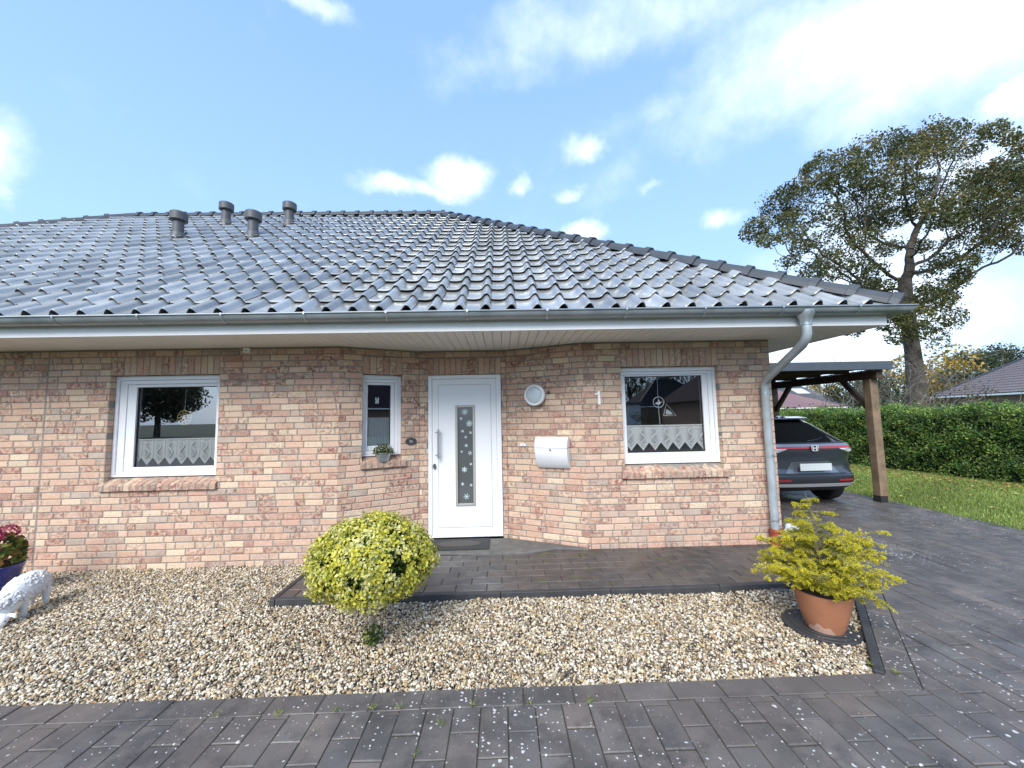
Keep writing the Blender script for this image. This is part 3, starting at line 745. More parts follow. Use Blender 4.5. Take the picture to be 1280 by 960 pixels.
# raised flat panel with a shadow groove all round
px0, px1, pz0, pz1 = -.848, -.160, .168, 2.010
pn = MB(); gv = .006
for a, b, c, d in ((px0,gx0-.03,pz0,pz1), (gx1+.03,px1,pz0,pz1), (gx0-.03,gx1+.03,pz0,gz0-.03), (gx0-.03,gx1+.03,gz1+.03,pz1)): pn.box((a+.0,.0125,c), (b,.0155,d), P=PDX)
pn.build('door_panel', M['white'], door)
gr = MB()
for q in (((px0-gv,pz0-gv),(px1+gv,pz0)), ((px0-gv,pz1),(px1+gv,pz1+gv)), ((px0-gv,pz0),(px0,pz1)), ((px1,pz0),(px1+gv,pz1))):
    (a, c), (b, d) = q; gr.box((a,.0145,c), (b,.0158,d), P=PDX)
for q in (((lx0-.004,lz0-.004),(lx0,lz1)), ((lx1,lz0-.004),(lx1+.003,lz1)), ((lx0-.004,lz1),(lx1+.003,lz1+.003)), ((lx0,lz0-.004),(lx1,lz0))):
    (a, c), (b, d) = q; gr.box((a,.030,c), (b,.05,d), P=PDX)
gr.build('groove', M['greytrim'], door)
tr = MB(); rect_frame(tr, PDX, gx0-.028, gx1+.028, gz0-.028, gz1+.028, .030, .030, .030, .030, .002, .03); tr.build('glass_trim', M['greytrim'], door, bevel=.004)
gg = MB(); gg.add([PDX(gx0,.028,gz0), PDX(gx1,.028,gz0), PDX(gx1,.028,gz1), PDX(gx0,.028,gz1)], [(0,1,2,3)]); gg.build('door_glass', M['doorglass'], door)
hb = MB(); hb.tube([PDX(-.842,-.055,1.055), PDX(-.842,-.055,1.43)], .014, 12)
for z in (1.095, 1.39): hb.tube([PDX(-.842,-.055,z), PDX(-.842,-.03,z), PDX(-.885,.016,z)], .009, 8)
hb.build('handle', M['steel'], door, smooth=True)
lk = MB(); lk.prism([(math.cos(a)*.019, math.sin(a)*.034) for a in np.linspace(0, 2*math.pi, 20)[:-1]], -.012, .016, P=lambda a, b, c: PDX(-.902+a, c, .95+b)); lk.build('lock', M['ventp'], door, bevel=.002)
def snow(cx, cz, r, kind):
    m = MB(); Pq = lambda a, b, c: PDX(cx+a, c, cz+b); d0, d1 = .0262, .0272
    if kind == 0:      # ornamental round crystal
        m.prism([(math.cos(a)*r*.45, math.sin(a)*r*.45) for a in np.linspace(0, 2*math.pi, 13)[:-1]], d0, d1, P=Pq)
        for k in range(12):
            a = k*math.pi/6; m.prism([(math.cos(a+s)*r*q, math.sin(a+s)*r*q) for s, q in ((-.14,.55),(.14,.55),(.2,.85),(0,1),(-.2,.85))], d0, d1, P=Pq)
    else:
        for k in range(6):
            a = k*math.pi/3 + .2*kind; wd = .17 if kind == 1 else .30
            m.prism([(math.cos(a+s)*r*q, math.sin(a+s)*r*q) for s, q in ((-wd*2,.18),(wd*2,.18),(wd,.7),(0,1.),(-wd,.7))], d0, d1, P=Pq)
        m.prism([(math.cos(a)*r*.25, math.sin(a)*r*.25) for a in np.linspace(0, 2*math.pi, 7)[:-1]], d0-.0004, d0-.0001, P=Pq)
    m.build('snowflake_sticker', M['frost'], door)
fx = lambda px: (px-508)/(577-508)*(gx1-gx0)+gx0          # sticker places read off the door glass
fz = lambda py: gz1-(py-268)/(725-268)*(gz1-gz0)
for px, py, r, kd in ((541,290,.040,0),(524,322,.022,2),(561,347,.042,0),(530,383,.022,2),(566,391,.022,2),(544,412,.019,2),(546,452,.024,2),(525,481,.018,2),(563,488,.034,1),(566,541,.021,2),(537,566,.040,2),(528,634,.024,2),(566,640,.020,2),(545,693,.044,1)):
    snow(fx(px), fz(py), r, kd)

# soffit with board grooves, fascia
XE, YE = XR + .715, -.755
so_ = MB()
def board(poly):
    inn = shrink(poly, .004)
    if len(inn) >= 3:
        n = len(inn); V = [(*p, ZS) for p in inn] + [(*p, ZS+.012) for p in inn]
        so_.add(V, [tuple(range(n))[::-1]] + [(i, (i+1) % n, n+(i+1) % n, n+i) for i in range(n)])
x = XL - .6
while x < XE:
    p = [(x, YE), (min(x+.1, XE), YE), (min(x+.1, XE), .5), (x, .5)]
    if x+.05 > XR: p = clip_poly(p, (XE, YE), (XR-.0, YE + (XE-XR)*(.755/.715)))
    elif x+.05 < A_[0] or x+.05 > D_[0]: p = [(a, min(b, .06)) for a, b in p]
    board(p) if len(p) >= 3 else None; x += .1
y = YE
while y < RW + .75:
    p = [(XR-.05, y), (XE, y), (XE, y+.1), (XR-.05, y+.1)]
    p = clip_poly(p, (XR, 0), (XE, YE)) if y < .0 else p
    board(p) if len(p) >= 3 else None; y += .1
so_.add([(XL-.7,YE+.01,ZS+.016),(XE-.01,YE+.01,ZS+.016),(XE-.01,RW+.7,ZS+.016),(XL-.7,RW+.7,ZS+.016)], [(0,1,2,3)])
so_.build('soffit', M['soffit'], house)
fa = MB(); fa.box((XL-.7, YE-.022, ZS-.012), (XE+.022, YE, ZS+.14)); fa.box((XE, YE+.0005, ZS-.012), (XE+.022, RW+.75, ZS+.1395)); fa.box((XL-.722, YE-.022, ZS-.012), (XL-.7005, RW+.75, ZS+.14))
fa.build('fascia', M['whitep'], house, bevel=.003)

# gutter: half round trough with mitred corner, brackets
GY, GX, GZ, GR = -.858, XR+.831, 2.628, .073
gm = MB(); prof = [(math.cos(a), math.sin(a)) for a in np.linspace(math.pi, 2*math.pi, 15)]
path = [(XL-.8, GY, 0, -1), (GX, GY, 1, -1), (GX, RW+.8, 1, 0)]
def ring(px, py, nx, ny, r):
    return [(px - nx*0 + nx*(c*r if nx else 0), py + ny*(c*r if ny else 0), GZ + s*r) for c, s in prof]
for r, inv in ((GR, False), (GR-.003, True)):
    V = []
    for (px, py, nx, ny) in path: V += ring(px, py, nx, ny, r)
    n = len(prof); F = []
    for i in range(len(path)-1):
        for k in range(n-1): F.append((i*n+k, i*n+k+1, (i+1)*n+k+1, (i+1)*n+k) if not inv else (i*n+k, (i+1)*n+k, (i+1)*n+k+1, i*n+k+1))
    gm.add(V, F)
lipr = GR + .004
gm.tube([(XL-.8, GY-lipr, GZ), (GX+lipr, GY-lipr, GZ), (GX+lipr, RW+.8, GZ)], .010, 8)
gut = gm.build('gutter', M['zinc'], house, smooth=True, angle=50)
bx = -4.26 - .80*10
while bx < 4.0:
    b = MB(); V = []; F = []
    for s in (-.009, .009):
        for c, sn in prof: V.append((bx+s, GY - c*(GR+.004), GZ + sn*(GR+.004)))
    n = len(prof)
    for k in range(n-1): F.append((k, n+k, n+k+1, k+1))
    b.add(V, F); b.box((bx-.008, GY-GR-.013, GZ-.014), (bx+.008, GY-GR-.0045, GZ+.012)); b.build('gutter_bracket', M['zinc_new'], gut); bx += .795
ol = MB(); ox = 3.125
V = []; F = []
lv = [(.085,.084,2.60),(.078,.080,2.555),(.060,.058,2.520),(.050,.050,2.470),(.050,.050,2.452)]
for a, b_, z in lv:
    for k in range(20): V.append((ox+a*math.cos(2*math.pi*k/20), GY+b_*math.sin(2*math.pi*k/20), z))
for i in range(len(lv)-1):
    for k in range(20): F.append((i*20+k, (i+1)*20+k, (i+1)*20+(k+1) % 20, i*20+(k+1) % 20))
ol.add(V, F); ol.build('gutter_outlet', M['zinc_new'], gut, smooth=True)
# downpipe
dpx, dpy = 3.178, -.085
pts = [(ox, GY, 2.46), (ox, GY, 2.36), (ox+.002, GY+.02, 2.315), (ox+.012, GY+.09, 2.26)]
pts += [(dpx-.012, dpy-.09, 1.98), (dpx-.003, dpy-.02, 1.93), (dpx, dpy, 1.87), (dpx, dpy, .19)]
dp = MB(); dp.tube(pts, .045, 16); pipe = dp.build('downpipe', M['zinc_pipe'], house, smooth=True)
for z in (1.80, .30, 1.05): cl_ = MB(); cl_.lathe([(.0485, -.012), (.0485, .012)], 20, (dpx, dpy, z)); cl_.build('pipe_collar', M['zinc_new'], pipe, smooth=True)
cb = MB(); cb.lathe([(.058,-.12),(.058,.16),(.064,.165),(.064,.20),(.050,.20)], 20, (dpx, dpy, 0)); cb.build('pipe_base', M['redbase'], pipe, smooth=True)

# roof: every pantile modelled, clipped along the hips
PIT = R(35.8); TP = math.tan(PIT); TW, TG, TL = .265, .355, .405
EY, EX, EZ = -.825, XR + .80, 2.633            # eave line of the tile plane
RUN = 5.52; RY = EY + RUN; RZ = EZ + RUN*TP; RXR = EX - RUN; RXL = -9.16; ELX = RXL - RUN
def tile_patch(nu=15):
    u = np.array([0,.06,.14,.26,.38,.48,.55,.60,.65,.71,.77,.83,.88,.93,.965,1.0])
    h = np.array([.0,.0,-.002,-.003,-.002,.001,.006,.014,.027,.041,.049,.048,.040,.024,.006,.0])*1.28
    return u, h
def slope_tiles(length, to_world, cuts, ncol, nrow, off=0.):
    u, h = tile_patch(); nu = len(u); cu, ru = np.meshgrid(np.arange(ncol), np.arange(nrow)); cu, ru = cu.ravel(), ru.ravel(); n = len(cu)
    lv = np.array([-.045, -.04, 0., .36]) ; 
    rows = []   # (v along slope, z offset) : under lip, lip top, middle, upper end
    jz = rng.normal(size=n)*.0022; ju = rng.normal(size=n)*.0025; jv = rng.normal(size=n)*.004
    spec = [(.060, -.014), (.003, .024), (.012, .038), (TL*.5, .014), (TL, -.004)]
    pts = []
    for v, z in spec:
        U = (cu[:, None] + u[None])*TW + off + ju[:, None]; Vv = (ru[:, None]*TG + v) + jv[:, None] + 0*U; Z = np.where(z < 0, 1, 1)*h[None] + z + jz[:, None] + 0*U
        pts.append(np.stack([U, Vv, Z], 2))
    G = np.stack(pts, 1)                        # n, 5, nu, 3
    W = to_world(G.reshape(-1, 3)).reshape(n, 5, nu, 3)
    keep = np.ones(n, bool)
    for p0, nrm in cuts:
        sdist = (W - np.array(p0)) @ np.array(nrm); keep &= sdist.reshape(n, -1).max(1) > .01
    W = W[keep]; n = len(W)
    k = np.arange(nu-1); f = np.concatenate([np.stack([r*nu+k, r*nu+k+1, (r+1)*nu+k+1, (r+1)*nu+k], 1) for r in range(4)])
    F = (f[None] + (np.arange(n)*5*nu)[:, None, None]).reshape(-1, 4)
    c = np.array([.37,.385,.375])*rng.uniform(.76, 1.18, (n, 1)); c = np.repeat(c, 5*nu, 0)
    return W.reshape(-1, 3), F, c
def fw(G): return np.stack([ELX + G[:,0], EY + G[:,1]*math.cos(PIT) - G[:,2]*math.sin(PIT), EZ + G[:,1]*math.sin(PIT) + G[:,2]*math.cos(PIT)], 1)
def sw(G): return np.stack([EX - G[:,1]*math.cos(PIT) + G[:,2]*math.sin(PIT), EY + G[:,0], EZ + G[:,1]*math.sin(PIT) + G[:,2]*math.cos(PIT)], 1)
SL = RUN/math.cos(PIT); nrow = int(SL/TG)+1; s2 = 2**-.5
cR, cL = ((EX, EY, 0), (-s2, -s2*-1*-1, 0)), ((ELX, EY, 0), (s2, -s2, 0))
cutR = ((EX, EY, 0), (-s2, -s2, 0)); cutL = ((ELX, EY, 0), (s2, -s2, 0)); cutT = ((0, RY, 0), (0, -1, 0))
tm = MB(); V, F, c = slope_tiles(SL, fw, [cutR, cutL, cutT], int((EX-ELX)/TW)+2, nrow, off=(-.10 - ELX) % TW - TW); tm.add(V, F, c)
roof = tm.build('roof', M['tile'], house, smooth=True, angle=50)
def cut_mesh(o, cuts):
    bm = bmesh.new(); bm.from_mesh(o.data)
    for p0, nrm in cuts:
        bmesh.ops.bisect_plane(bm, geom=bm.verts[:]+bm.edges[:]+bm.faces[:], plane_co=p0, plane_no=nrm, clear_inner=True, clear_outer=False)
    bm.to_mesh(o.data); bm.free(); o.data.set_sharp_from_angle(angle=R(50))
cut_mesh(roof, [cutR, cutL, cutT])
tm = MB(); V, F, c = slope_tiles(SL, sw, [((EX, EY, 0), (s2, s2, 0)), ((EX, EY+2*RUN, 0), (s2, -s2, 0))], int(2*RUN/TW)+2, nrow); tm.add(V, F, c)
o2 = tm.build('side_tiles', M['tile'], roof, smooth=True, angle=50); cut_mesh(o2, [((EX, EY, 0), (s2, s2, 0)), ((EX, EY+2*RUN, 0), (s2, -s2, 0))])
ud = MB(); q = -.03
BY = EY + 2*RUN
ud.add([(ELX,EY,EZ+q),(EX,EY,EZ+q),(EX,BY,EZ+q),(ELX,BY,EZ+q),(RXL,RY,RZ+q),(RXR,RY,RZ+q)], [(0,1,5,4),(1,2,5),(2,3,4,5),(3,0,4)], (.04,.04,.045))
ud.build('underlay', M['dark'], roof)
rd = MB()
def ridge_run(a, b, n_hint=.36):
    a, b = Vector(a), Vector(b); L_ = (b-a).length; n = max(1, round(L_/n_hint)); d = (b-a)/n
    z = Vector((0,0,1)); t = d.normalized(); x = t.cross(z).normalized(); yv = x.cross(t)
    prof_ = [(-.122,-.085),(-.104,-.03),(-.074,.016),(-.04,.038),(0,.044),(.04,.038),(.074,.016),(.104,-.03),(.122,-.085)]
    for i in range(n):
        p0 = a + d*i; rows = []
        for s, sc, lift in ((-.035, 1.17, .018), (.045, 1.17, .018), (.052, 1.0, .004), (1.02*d.length, .93, -.004)):
            rows.append([p0 + t*s + x*(u*sc) + yv*(v*sc + lift) for u, v in prof_])
        k = len(prof_); V = [tuple(v) for r_ in rows for v in r_]; F = []
        for r_ in range(3):
            for j in range(k-1): F.append((r_*k+j, (r_+1)*k+j, (r_+1)*k+j+1, r_*k+j+1))
        F.append(tuple(range(k))); rd.add(V, F, None)
up = .085
ridge_run((EX+.01, EY-.01, EZ+up), (RXR, RY, RZ+up)); ridge_run((RXR, RY, RZ+up), (RXL, RY, RZ+up)); ridge_run((ELX, EY, EZ+up), (RXL, RY, RZ+up))
ridge_run((EX, BY, EZ+up), (RXR, RY, RZ+up))
rd.build('ridge_tiles', M['ridge'], roof)

# vent pipes on the front slope
for X, Y, hgt in ((-6.0,2.43,.50), (-6.0,3.64,.50), (-4.63,2.44,.50), (-4.60,3.59,.50)):
    z = EZ + (Y-EY)*TP + .01
    v = MB(); v.lathe([(.088,-.1),(.088,hgt-.06)], 24, (X, Y, z)); vp = v.build('vent_pipe', M['ventp'], house, smooth=True)
    c = MB(); c.lathe([(.128,hgt-.15),(.140,hgt-.14),(.140,hgt),(.120,hgt+.018),(.06,hgt+.022)], 28, (X, Y, z)); c.build('cap', M['ventp'], vp, smooth=True)
    c = MB(); c.lathe([(.115,-.13),(.112,.10),(.096,.125)], 24, (X, Y, z)); c.build('collar', M['ventp'], vp, smooth=True)
    f = MB(); Mx = Matrix.Rotation(PIT, 4, 'X'); f.obox((X, Y-.02, z+.035), (.36, .42, .022), Mx); f.obox((X+.15, Y-.13, z-.02), (.07,.09,.06), Mx); f.build('flashing', M['ventp'], vp, bevel=.006)

# ================================================================== THINGS ON THE HOUSE FRONT
# round bulkhead lamp on the slanted wall right of the door
lamp = empty('wall_lamp', 'round white bulkhead lamp on the slanted brick wall right of the front door', 'wall lamp')
def wall_lathe(name, prof, P, u, z, mat, parent, seg=36):
    V = []; F = []
    for r, d in prof:
        for k in range(seg): a = 2*math.pi*k/seg; V.append(P(u+r*math.cos(a), d, z+r*math.sin(a)))
    for i in range(len(prof)-1):
        for k in range(seg): F.append((i*seg+k, (i+1)*seg+k, (i+1)*seg+(k+1) % seg, i*seg+(k+1) % seg))
    F.append(tuple((len(prof)-1)*seg+k for k in range(seg))); m = MB(); m.add(V, F); return m.build(name, mat, parent, smooth=True)
lu, lz = .428, 1.842
wall_lathe('base', [(.120,.0),(.122,-.045),(.118,-.05)], PC, lu, lz, M['white'], lamp)
wall_lathe('ring', [(.128,-.046),(.137,-.052),(.137,-.075),(.130,-.088),(.112,-.092),(.106,-.086),(.106,-.07)], PC, lu, lz, M['white'], lamp)
wall_lathe('diffuser', [(.108,-.070),(.100,-.084),(.075,-.096),(.04,-.103),(.01,-.105)], PC, lu, lz, M['opal'], lamp)

mb_ = empty('mailbox', 'white curved metal letterbox with a lid on the slanted brick wall', 'mailbox')
def boxprofile(z):     # depth of the box at height z
    t = (z-.935)/.38
    return .028 + .105*math.sin(min(t/.62, 1)*math.pi/2)**.8 if t < .62 else .133 - .05*((t-.62)/.38)**2.2
def mb_shell(name, z0, z1, u0, u1, extra, parent, close=True):
    zs = np.linspace(z0, z1, 12); V = []; F = []; us = [u0, u0+.012, u1-.012, u1]
    for z in zs:
        for i, u in enumerate(us): V.append(PC(u, -(boxprofile(z)+extra - (.006 if i in (0, 3) else 0)), z))
    n = 4
    for j in range(len(zs)-1):
        for i in range(3): F.append((j*n+i, j*n+i+1, (j+1)*n+i+1, (j+1)*n+i))
    b = len(V)
    for z in zs: V += [PC(u0, -.002, z), PC(u1, -.002, z)]
    for j in range(len(zs)-1):
        F.append((j*n, (j+1)*n, b+2*j+2, b+2*j)); F.append((j*n+3, b+2*j+1, b+2*j+3, (j+1)*n+3))
    F.append((0, b, b+1, 3, 2, 1)); e = (len(zs)-1); F.append((e*n, e*n+1, e*n+2, e*n+3, b+2*e+1, b+2*e))
    m = MB(); m.add(V, F); return m.build(name, M['white'], parent, smooth=True, angle=30)
mb_shell('body', .935, 1.183, .434, .846, 0, mb_); mb_shell('lid', 1.189, 1.316, .432, .848, .004, mb_)
wall_lathe('lock', [(.013,-.12),(.013,-.146),(.009,-.149)], PC, .640, 1.168, M['steel'], mb_, 14)

num = MB()
Pn = lambda a, b, c: PR(1.163-D_[0]+a, c, 1.70+b)
num.prism([(-.004,0),(.026,0),(.026,.165),(.006,.165),(-.012,.146),(-.036,.134),(-.036,.112),(-.004,.126)], -.016, -.001, P=Pn)
tag(num.build('house_number', M['white'], bevel=.001), 'white house number 1 fixed to the bricks left of the right window', 'house number')
bell = empty('doorbell', 'small white doorbell button on the slanted wall between door and letterbox', 'doorbell')
m = MB(); m.box((.192,-.014,1.193), (.268,0,1.228), P=PC); m.build('plate', M['white'], bell, bevel=.003)
m = MB(); m.box((.222,-.019,1.202), (.24,-.0145,1.219), P=PC); m.build('button', M['opal'], bell, bevel=.002)
hk = empty('wall_hook', 'small dark round peg in the bricks beside the round lamp', 'hook')
wall_lathe('peg', [(.016,0),(.018,-.02),(.012,-.03)], PC, .596, 1.872, M['plaque'], hk, 14)
plq = empty('door_plaque', 'small dark oval plaque on the bricks between narrow window and door', 'plaque')
def oval(name, a, b, d0, d1, u, z, P, mat, parent):
    m = MB(); m.prism([(math.cos(t)*a, math.sin(t)*b) for t in np.linspace(0, 2*math.pi, 29)[:-1]], d0, d1, P=lambda p, q, c: P(u+p, c, z+q)); return m.build(name, mat, parent, bevel=.002)
pu, pz = .862, 1.283
oval('plate', .073, .046, -.012, -.001, pu, pz, PA, M['plaque'], plq)
m = MB()
for x0, z0, x1, z1 in ((-.022,.004,-.006,.016),(-.004,.006,.016,.014),(-.018,-.016,-.002,.000),(.004,-.014,.022,.002)): m.box((pu+x0,-.0138,pz+z0),(pu+x1,-.0124,pz+z1), P=PA)
m.build('relief', M['greytrim'], plq)
sn = empty('wall_sensor', 'small white box on the bricks right under the soffit', 'sensor')
m = MB(); m.box((fu(-3.055)-.038,-.035,2.405),(fu(-3.055)+.038,0,2.462), P=PF); m.build('housing', M['whitep'], sn, bevel=.004)
m = MB(); m.box((fu(-3.055)-.02,-.037,2.418),(fu(-3.055)+.02,-.0355,2.430), P=PF); m.build('slot', M['greytrim'], sn)

# worn concrete step and the mat on it
st = MB(); stp = [(-1.04,.448),(-1.16,.36),(-1.10,.12),(-.95,-.02),(-.3,-.10),(.25,-.10),(.62,.02),(.98,-.045),(.985,-.005),(.06,.448)]
st.prism([(a, b) for a, b in stp], -.05, .022)
tag(st.build('door_step', M['concrete'], bevel=.012), 'worn grey concrete step under the white front door', 'step')
mat_ = empty('doormat', 'dark rubber doormat with an oval pattern at the white door', 'doormat', (-.56,.22,.024))
m = MB(); m.box((-.37,-.20,0),(.37,.20,.012)); m.build('mat', M['rubber'], mat_, bevel=.004)
m = MB(); m.prism([(math.cos(t)*.27, math.sin(t)*.115) for t in np.linspace(0, 2*math.pi, 33)[:-1]], .0125, .0155); m.build('inlay', mk('worn_mat', (.075,.07,.065), .9, var=.3, vscale=60), mat_)

# lace curtains
def lace_curtain(label, P, u0, u1, ztop, zmid, ztip, d, n):
    cu = empty('lace_curtain', label, 'curtain'); net = MB(); th = MB(); w = (u1-u0)/n
    den = (.52, .5, .5); light = (.22, .2, .2)
    for i in range(n):
        a, b, c = u0+i*w, u0+(i+1)*w, u0+(i+.5)*w
        fold = lambda u: d + .006*math.sin((u-u0)/w*2*math.pi)
        V = [P(a,fold(a),ztop), P(c,fold(c),ztop), P(b,fold(b),ztop), P(a,fold(a),zmid), P(c,fold(c),zmid), P(b,fold(b),zmid), P(c,fold(c),ztip)]
        net.add(V, [(0,3,4,1),(1,4,5,2),(3,6,4),(4,6,5)], np.array([(.95,)*3,(.55,)*3,(.95,)*3,(.95,)*3,(.30,)*3,(.95,)*3,(.9,)*3]))
        th.tube([P(a,d-.002,zmid), P(c,d-.002,ztip), P(b,d-.002,zmid)], .0055, 5)
        th.tube([P(a,d-.003,zmid), P(a,d-.003,ztop)], .0045, 5)
        # embroidered sprig in each panel
        h = zmid-ztip if zmid > ztip else .08; H_ = ztop-zmid
        s = 1 if i % 2 else -1
        th.tube([P(c+s*w*.18*math.sin(t*6.5), d-.004, zmid-.01+H_*(.12+.75*t)) for t in np.linspace(0, 1, 12)], [.006+.005*math.sin(t*3.1) for t in np.linspace(0, 1, 12)], 5)
        th.tube([P(c+s*w*.22*math.cos(t*5)*(1-t*.3), d-.004, zmid-.045+.06*t) for t in np.linspace(0, 1, 8)], .006, 5)
    th.tube([P(u0,d,ztop), P(u1,d,ztop)], .011, 6); th.tube([P(u0,d,ztop-.035), P(u1,d,ztop-.035)], .004, 5)
    net.build('net', M['lace'], cu); th.build('lace_edging', M['lacew'], cu); return cu
lace_curtain('white lace cafe curtain with pointed panels in the left window', PF, fu(-4.52), fu(-3.42), 1.385, 1.175, 1.085, .163, 8)
lace_curtain('white lace cafe curtain with pointed panels in the right window', PR, 1.52-D_[0], 2.58-D_[0], 1.425, 1.225, 1.125, .163, 7)
cu = MB(); us = np.linspace(.34, .64, 40); V = []
for u in us:
    d = .175 + .010*math.sin(u*170) ; V += [PA(u, d, 1.235), PA(u, d, 1.60)]
cu.add(V, [(2*i, 2*i+2, 2*i+3, 2*i+1) for i in range(39)], (.75,.75,.75))
cc = cu.build('gathered_curtain', M['lace'], smooth='all'); tag(cc, 'short gathered white curtain in the narrow window beside the door', 'curtain')
# hanging window ornaments
orn = empty('window_ornament', 'round straw coloured openwork disc hanging in the left window', 'ornament')
def on(P, u, d, z): return lambda a, b, c: P(u+a, d+c, z+b)
Po = on(PF, fu(-3.925), .20, 1.645); m = MB()
m.tube([Po(.082*math.cos(t), .088*math.sin(t), 0) for t in np.linspace(0, 2*math.pi, 25)], .007, 6, caps=False)
for t in np.linspace(0, math.pi, 6)[:-1]: m.tube([Po(.08*math.cos(t), .085*math.sin(t), 0), Po(-.08*math.cos(t), -.085*math.sin(t), 0)], .005, 5)
m.tube([Po(.045*math.cos(t), .048*math.sin(t), -.004) for t in np.linspace(0, 2*math.pi, 17)], .005, 5, caps=False)
m.build('disc', M['gold'], orn); m = MB(); m.tube([Po(0,.088,0), Po(.004,.37,0)], .0022, 5); m.build('string', M['lacew'], orn)
bo = empty('bird_ornament', 'white bird in a hanging ring in the right window', 'ornament')
Po = on(PR, 1.985-D_[0], .20, 1.72); m = MB(); m.tube([Po(.068*math.cos(t), .068*math.sin(t), 0) for t in np.linspace(0, 2*math.pi, 25)], .006, 6, caps=False); m.build('ring', M['opal'], bo)
m = MB(); m.prism([(-.045,-.012),(-.02,-.03),(.012,-.028),(.03,-.008),(.048,.002),(.03,.006),(.016,.004),(.006,.036),(-.008,.006),(-.03,-.002)], -.004, .004, P=Po); m.build('bird', M['white'], bo)
m = MB(); m.tube([Po(0,.30,.008), Po(0,.068,.008), Po(0,-.068,.008), Po(.01,-.30,.008)], [.002,.002,.003,.003], 5); m.build('string', M['lacew'], bo)
to = empty('triangle_ornament', 'white triangular ornament leaning beside the bird ring in the right window', 'ornament')
Po = on(PR, 2.115-D_[0], .205, 1.60); m = MB(); m.tube([Po(-.07,-.05,0), Po(-.03,.10,0), Po(.09,-.055,0), Po(-.07,-.05,0)], .005, 5); m.build('outline', M['white'], to)
m = MB(); m.prism([(-.045,-.035),(.05,-.038),(.02,.0),(-.01,.02),(-.03,.03)], -.003, .003, P=Po); m.build('figure', M['opal'], to)
ws = MB(); Po = on(PA, .462, .1385, 1.82)
for x0, z0, x1, z1 in ((-.022,.0,-.008,.035),(.008,.0,.022,.035),(-.02,-.04,-.004,-.006),(.004,-.04,.02,-.006),(-.006,-.01,.006,.01)): ws.prism([(x0,z0),(x1,z0),(x1,z1),(x0,z1)], 0, .001, P=Po)
tag(ws.build('window_sticker', M['frost']), 'little pale sticker on the pane of the narrow window', 'sticker')
pf = MB(); Po = on(PR, 2.0-D_[0], .30, 1.14); Cn = np.array([Po(*v) for v in np.stack([rng.normal(-.08,.022,90), rng.normal(-.02,.018,90), rng.normal(0,.014,90)], 1)])
leaves(pf, Cn, .05, vary((.45,.03,.08), 90), .8); tag(pf.build('pink_flower', M['flower']), 'pink flower standing behind the lace curtain of the right window', 'flower')

# zinc tub with a small plant on the sill of the narrow window
tc0 = PA(.515, -.012, 1.052); tub = empty('zinc_tub', 'small oval zinc tub with green plants on the narrow window sill', 'planter', tc0)
m = MB(); a0 = math.atan2(B_[1]-A_[1], B_[0]-A_[0]); Mz = Matrix.Rotation(a0, 4, 'Z')
m.lathe([(.066,0),(.068,.004),(.098,.098),(.104,.101),(.104,.108),(.096,.108),(.085,.085)], 28, M=Mz, sy=.62); m.build('tub', M['zinc_new'], tub, smooth=True)
m = MB(); n = 700; q = ball(n)*np.array([.135,.08,.10]); q[:,2] = np.abs(q[:,2])*1.25+.095; q = q @ np.array(Mz.to_3x3()).T
leaves(m, q, rng.uniform(.018,.032,n), pick([(.05,.10,.025),(.10,.15,.04),(.17,.17,.06),(.22,.20,.08)], [4,4,2,1], n)*rng.uniform(.7,1.2,(n,1)), .5); m.build('foliage', M['leaf'], tub)

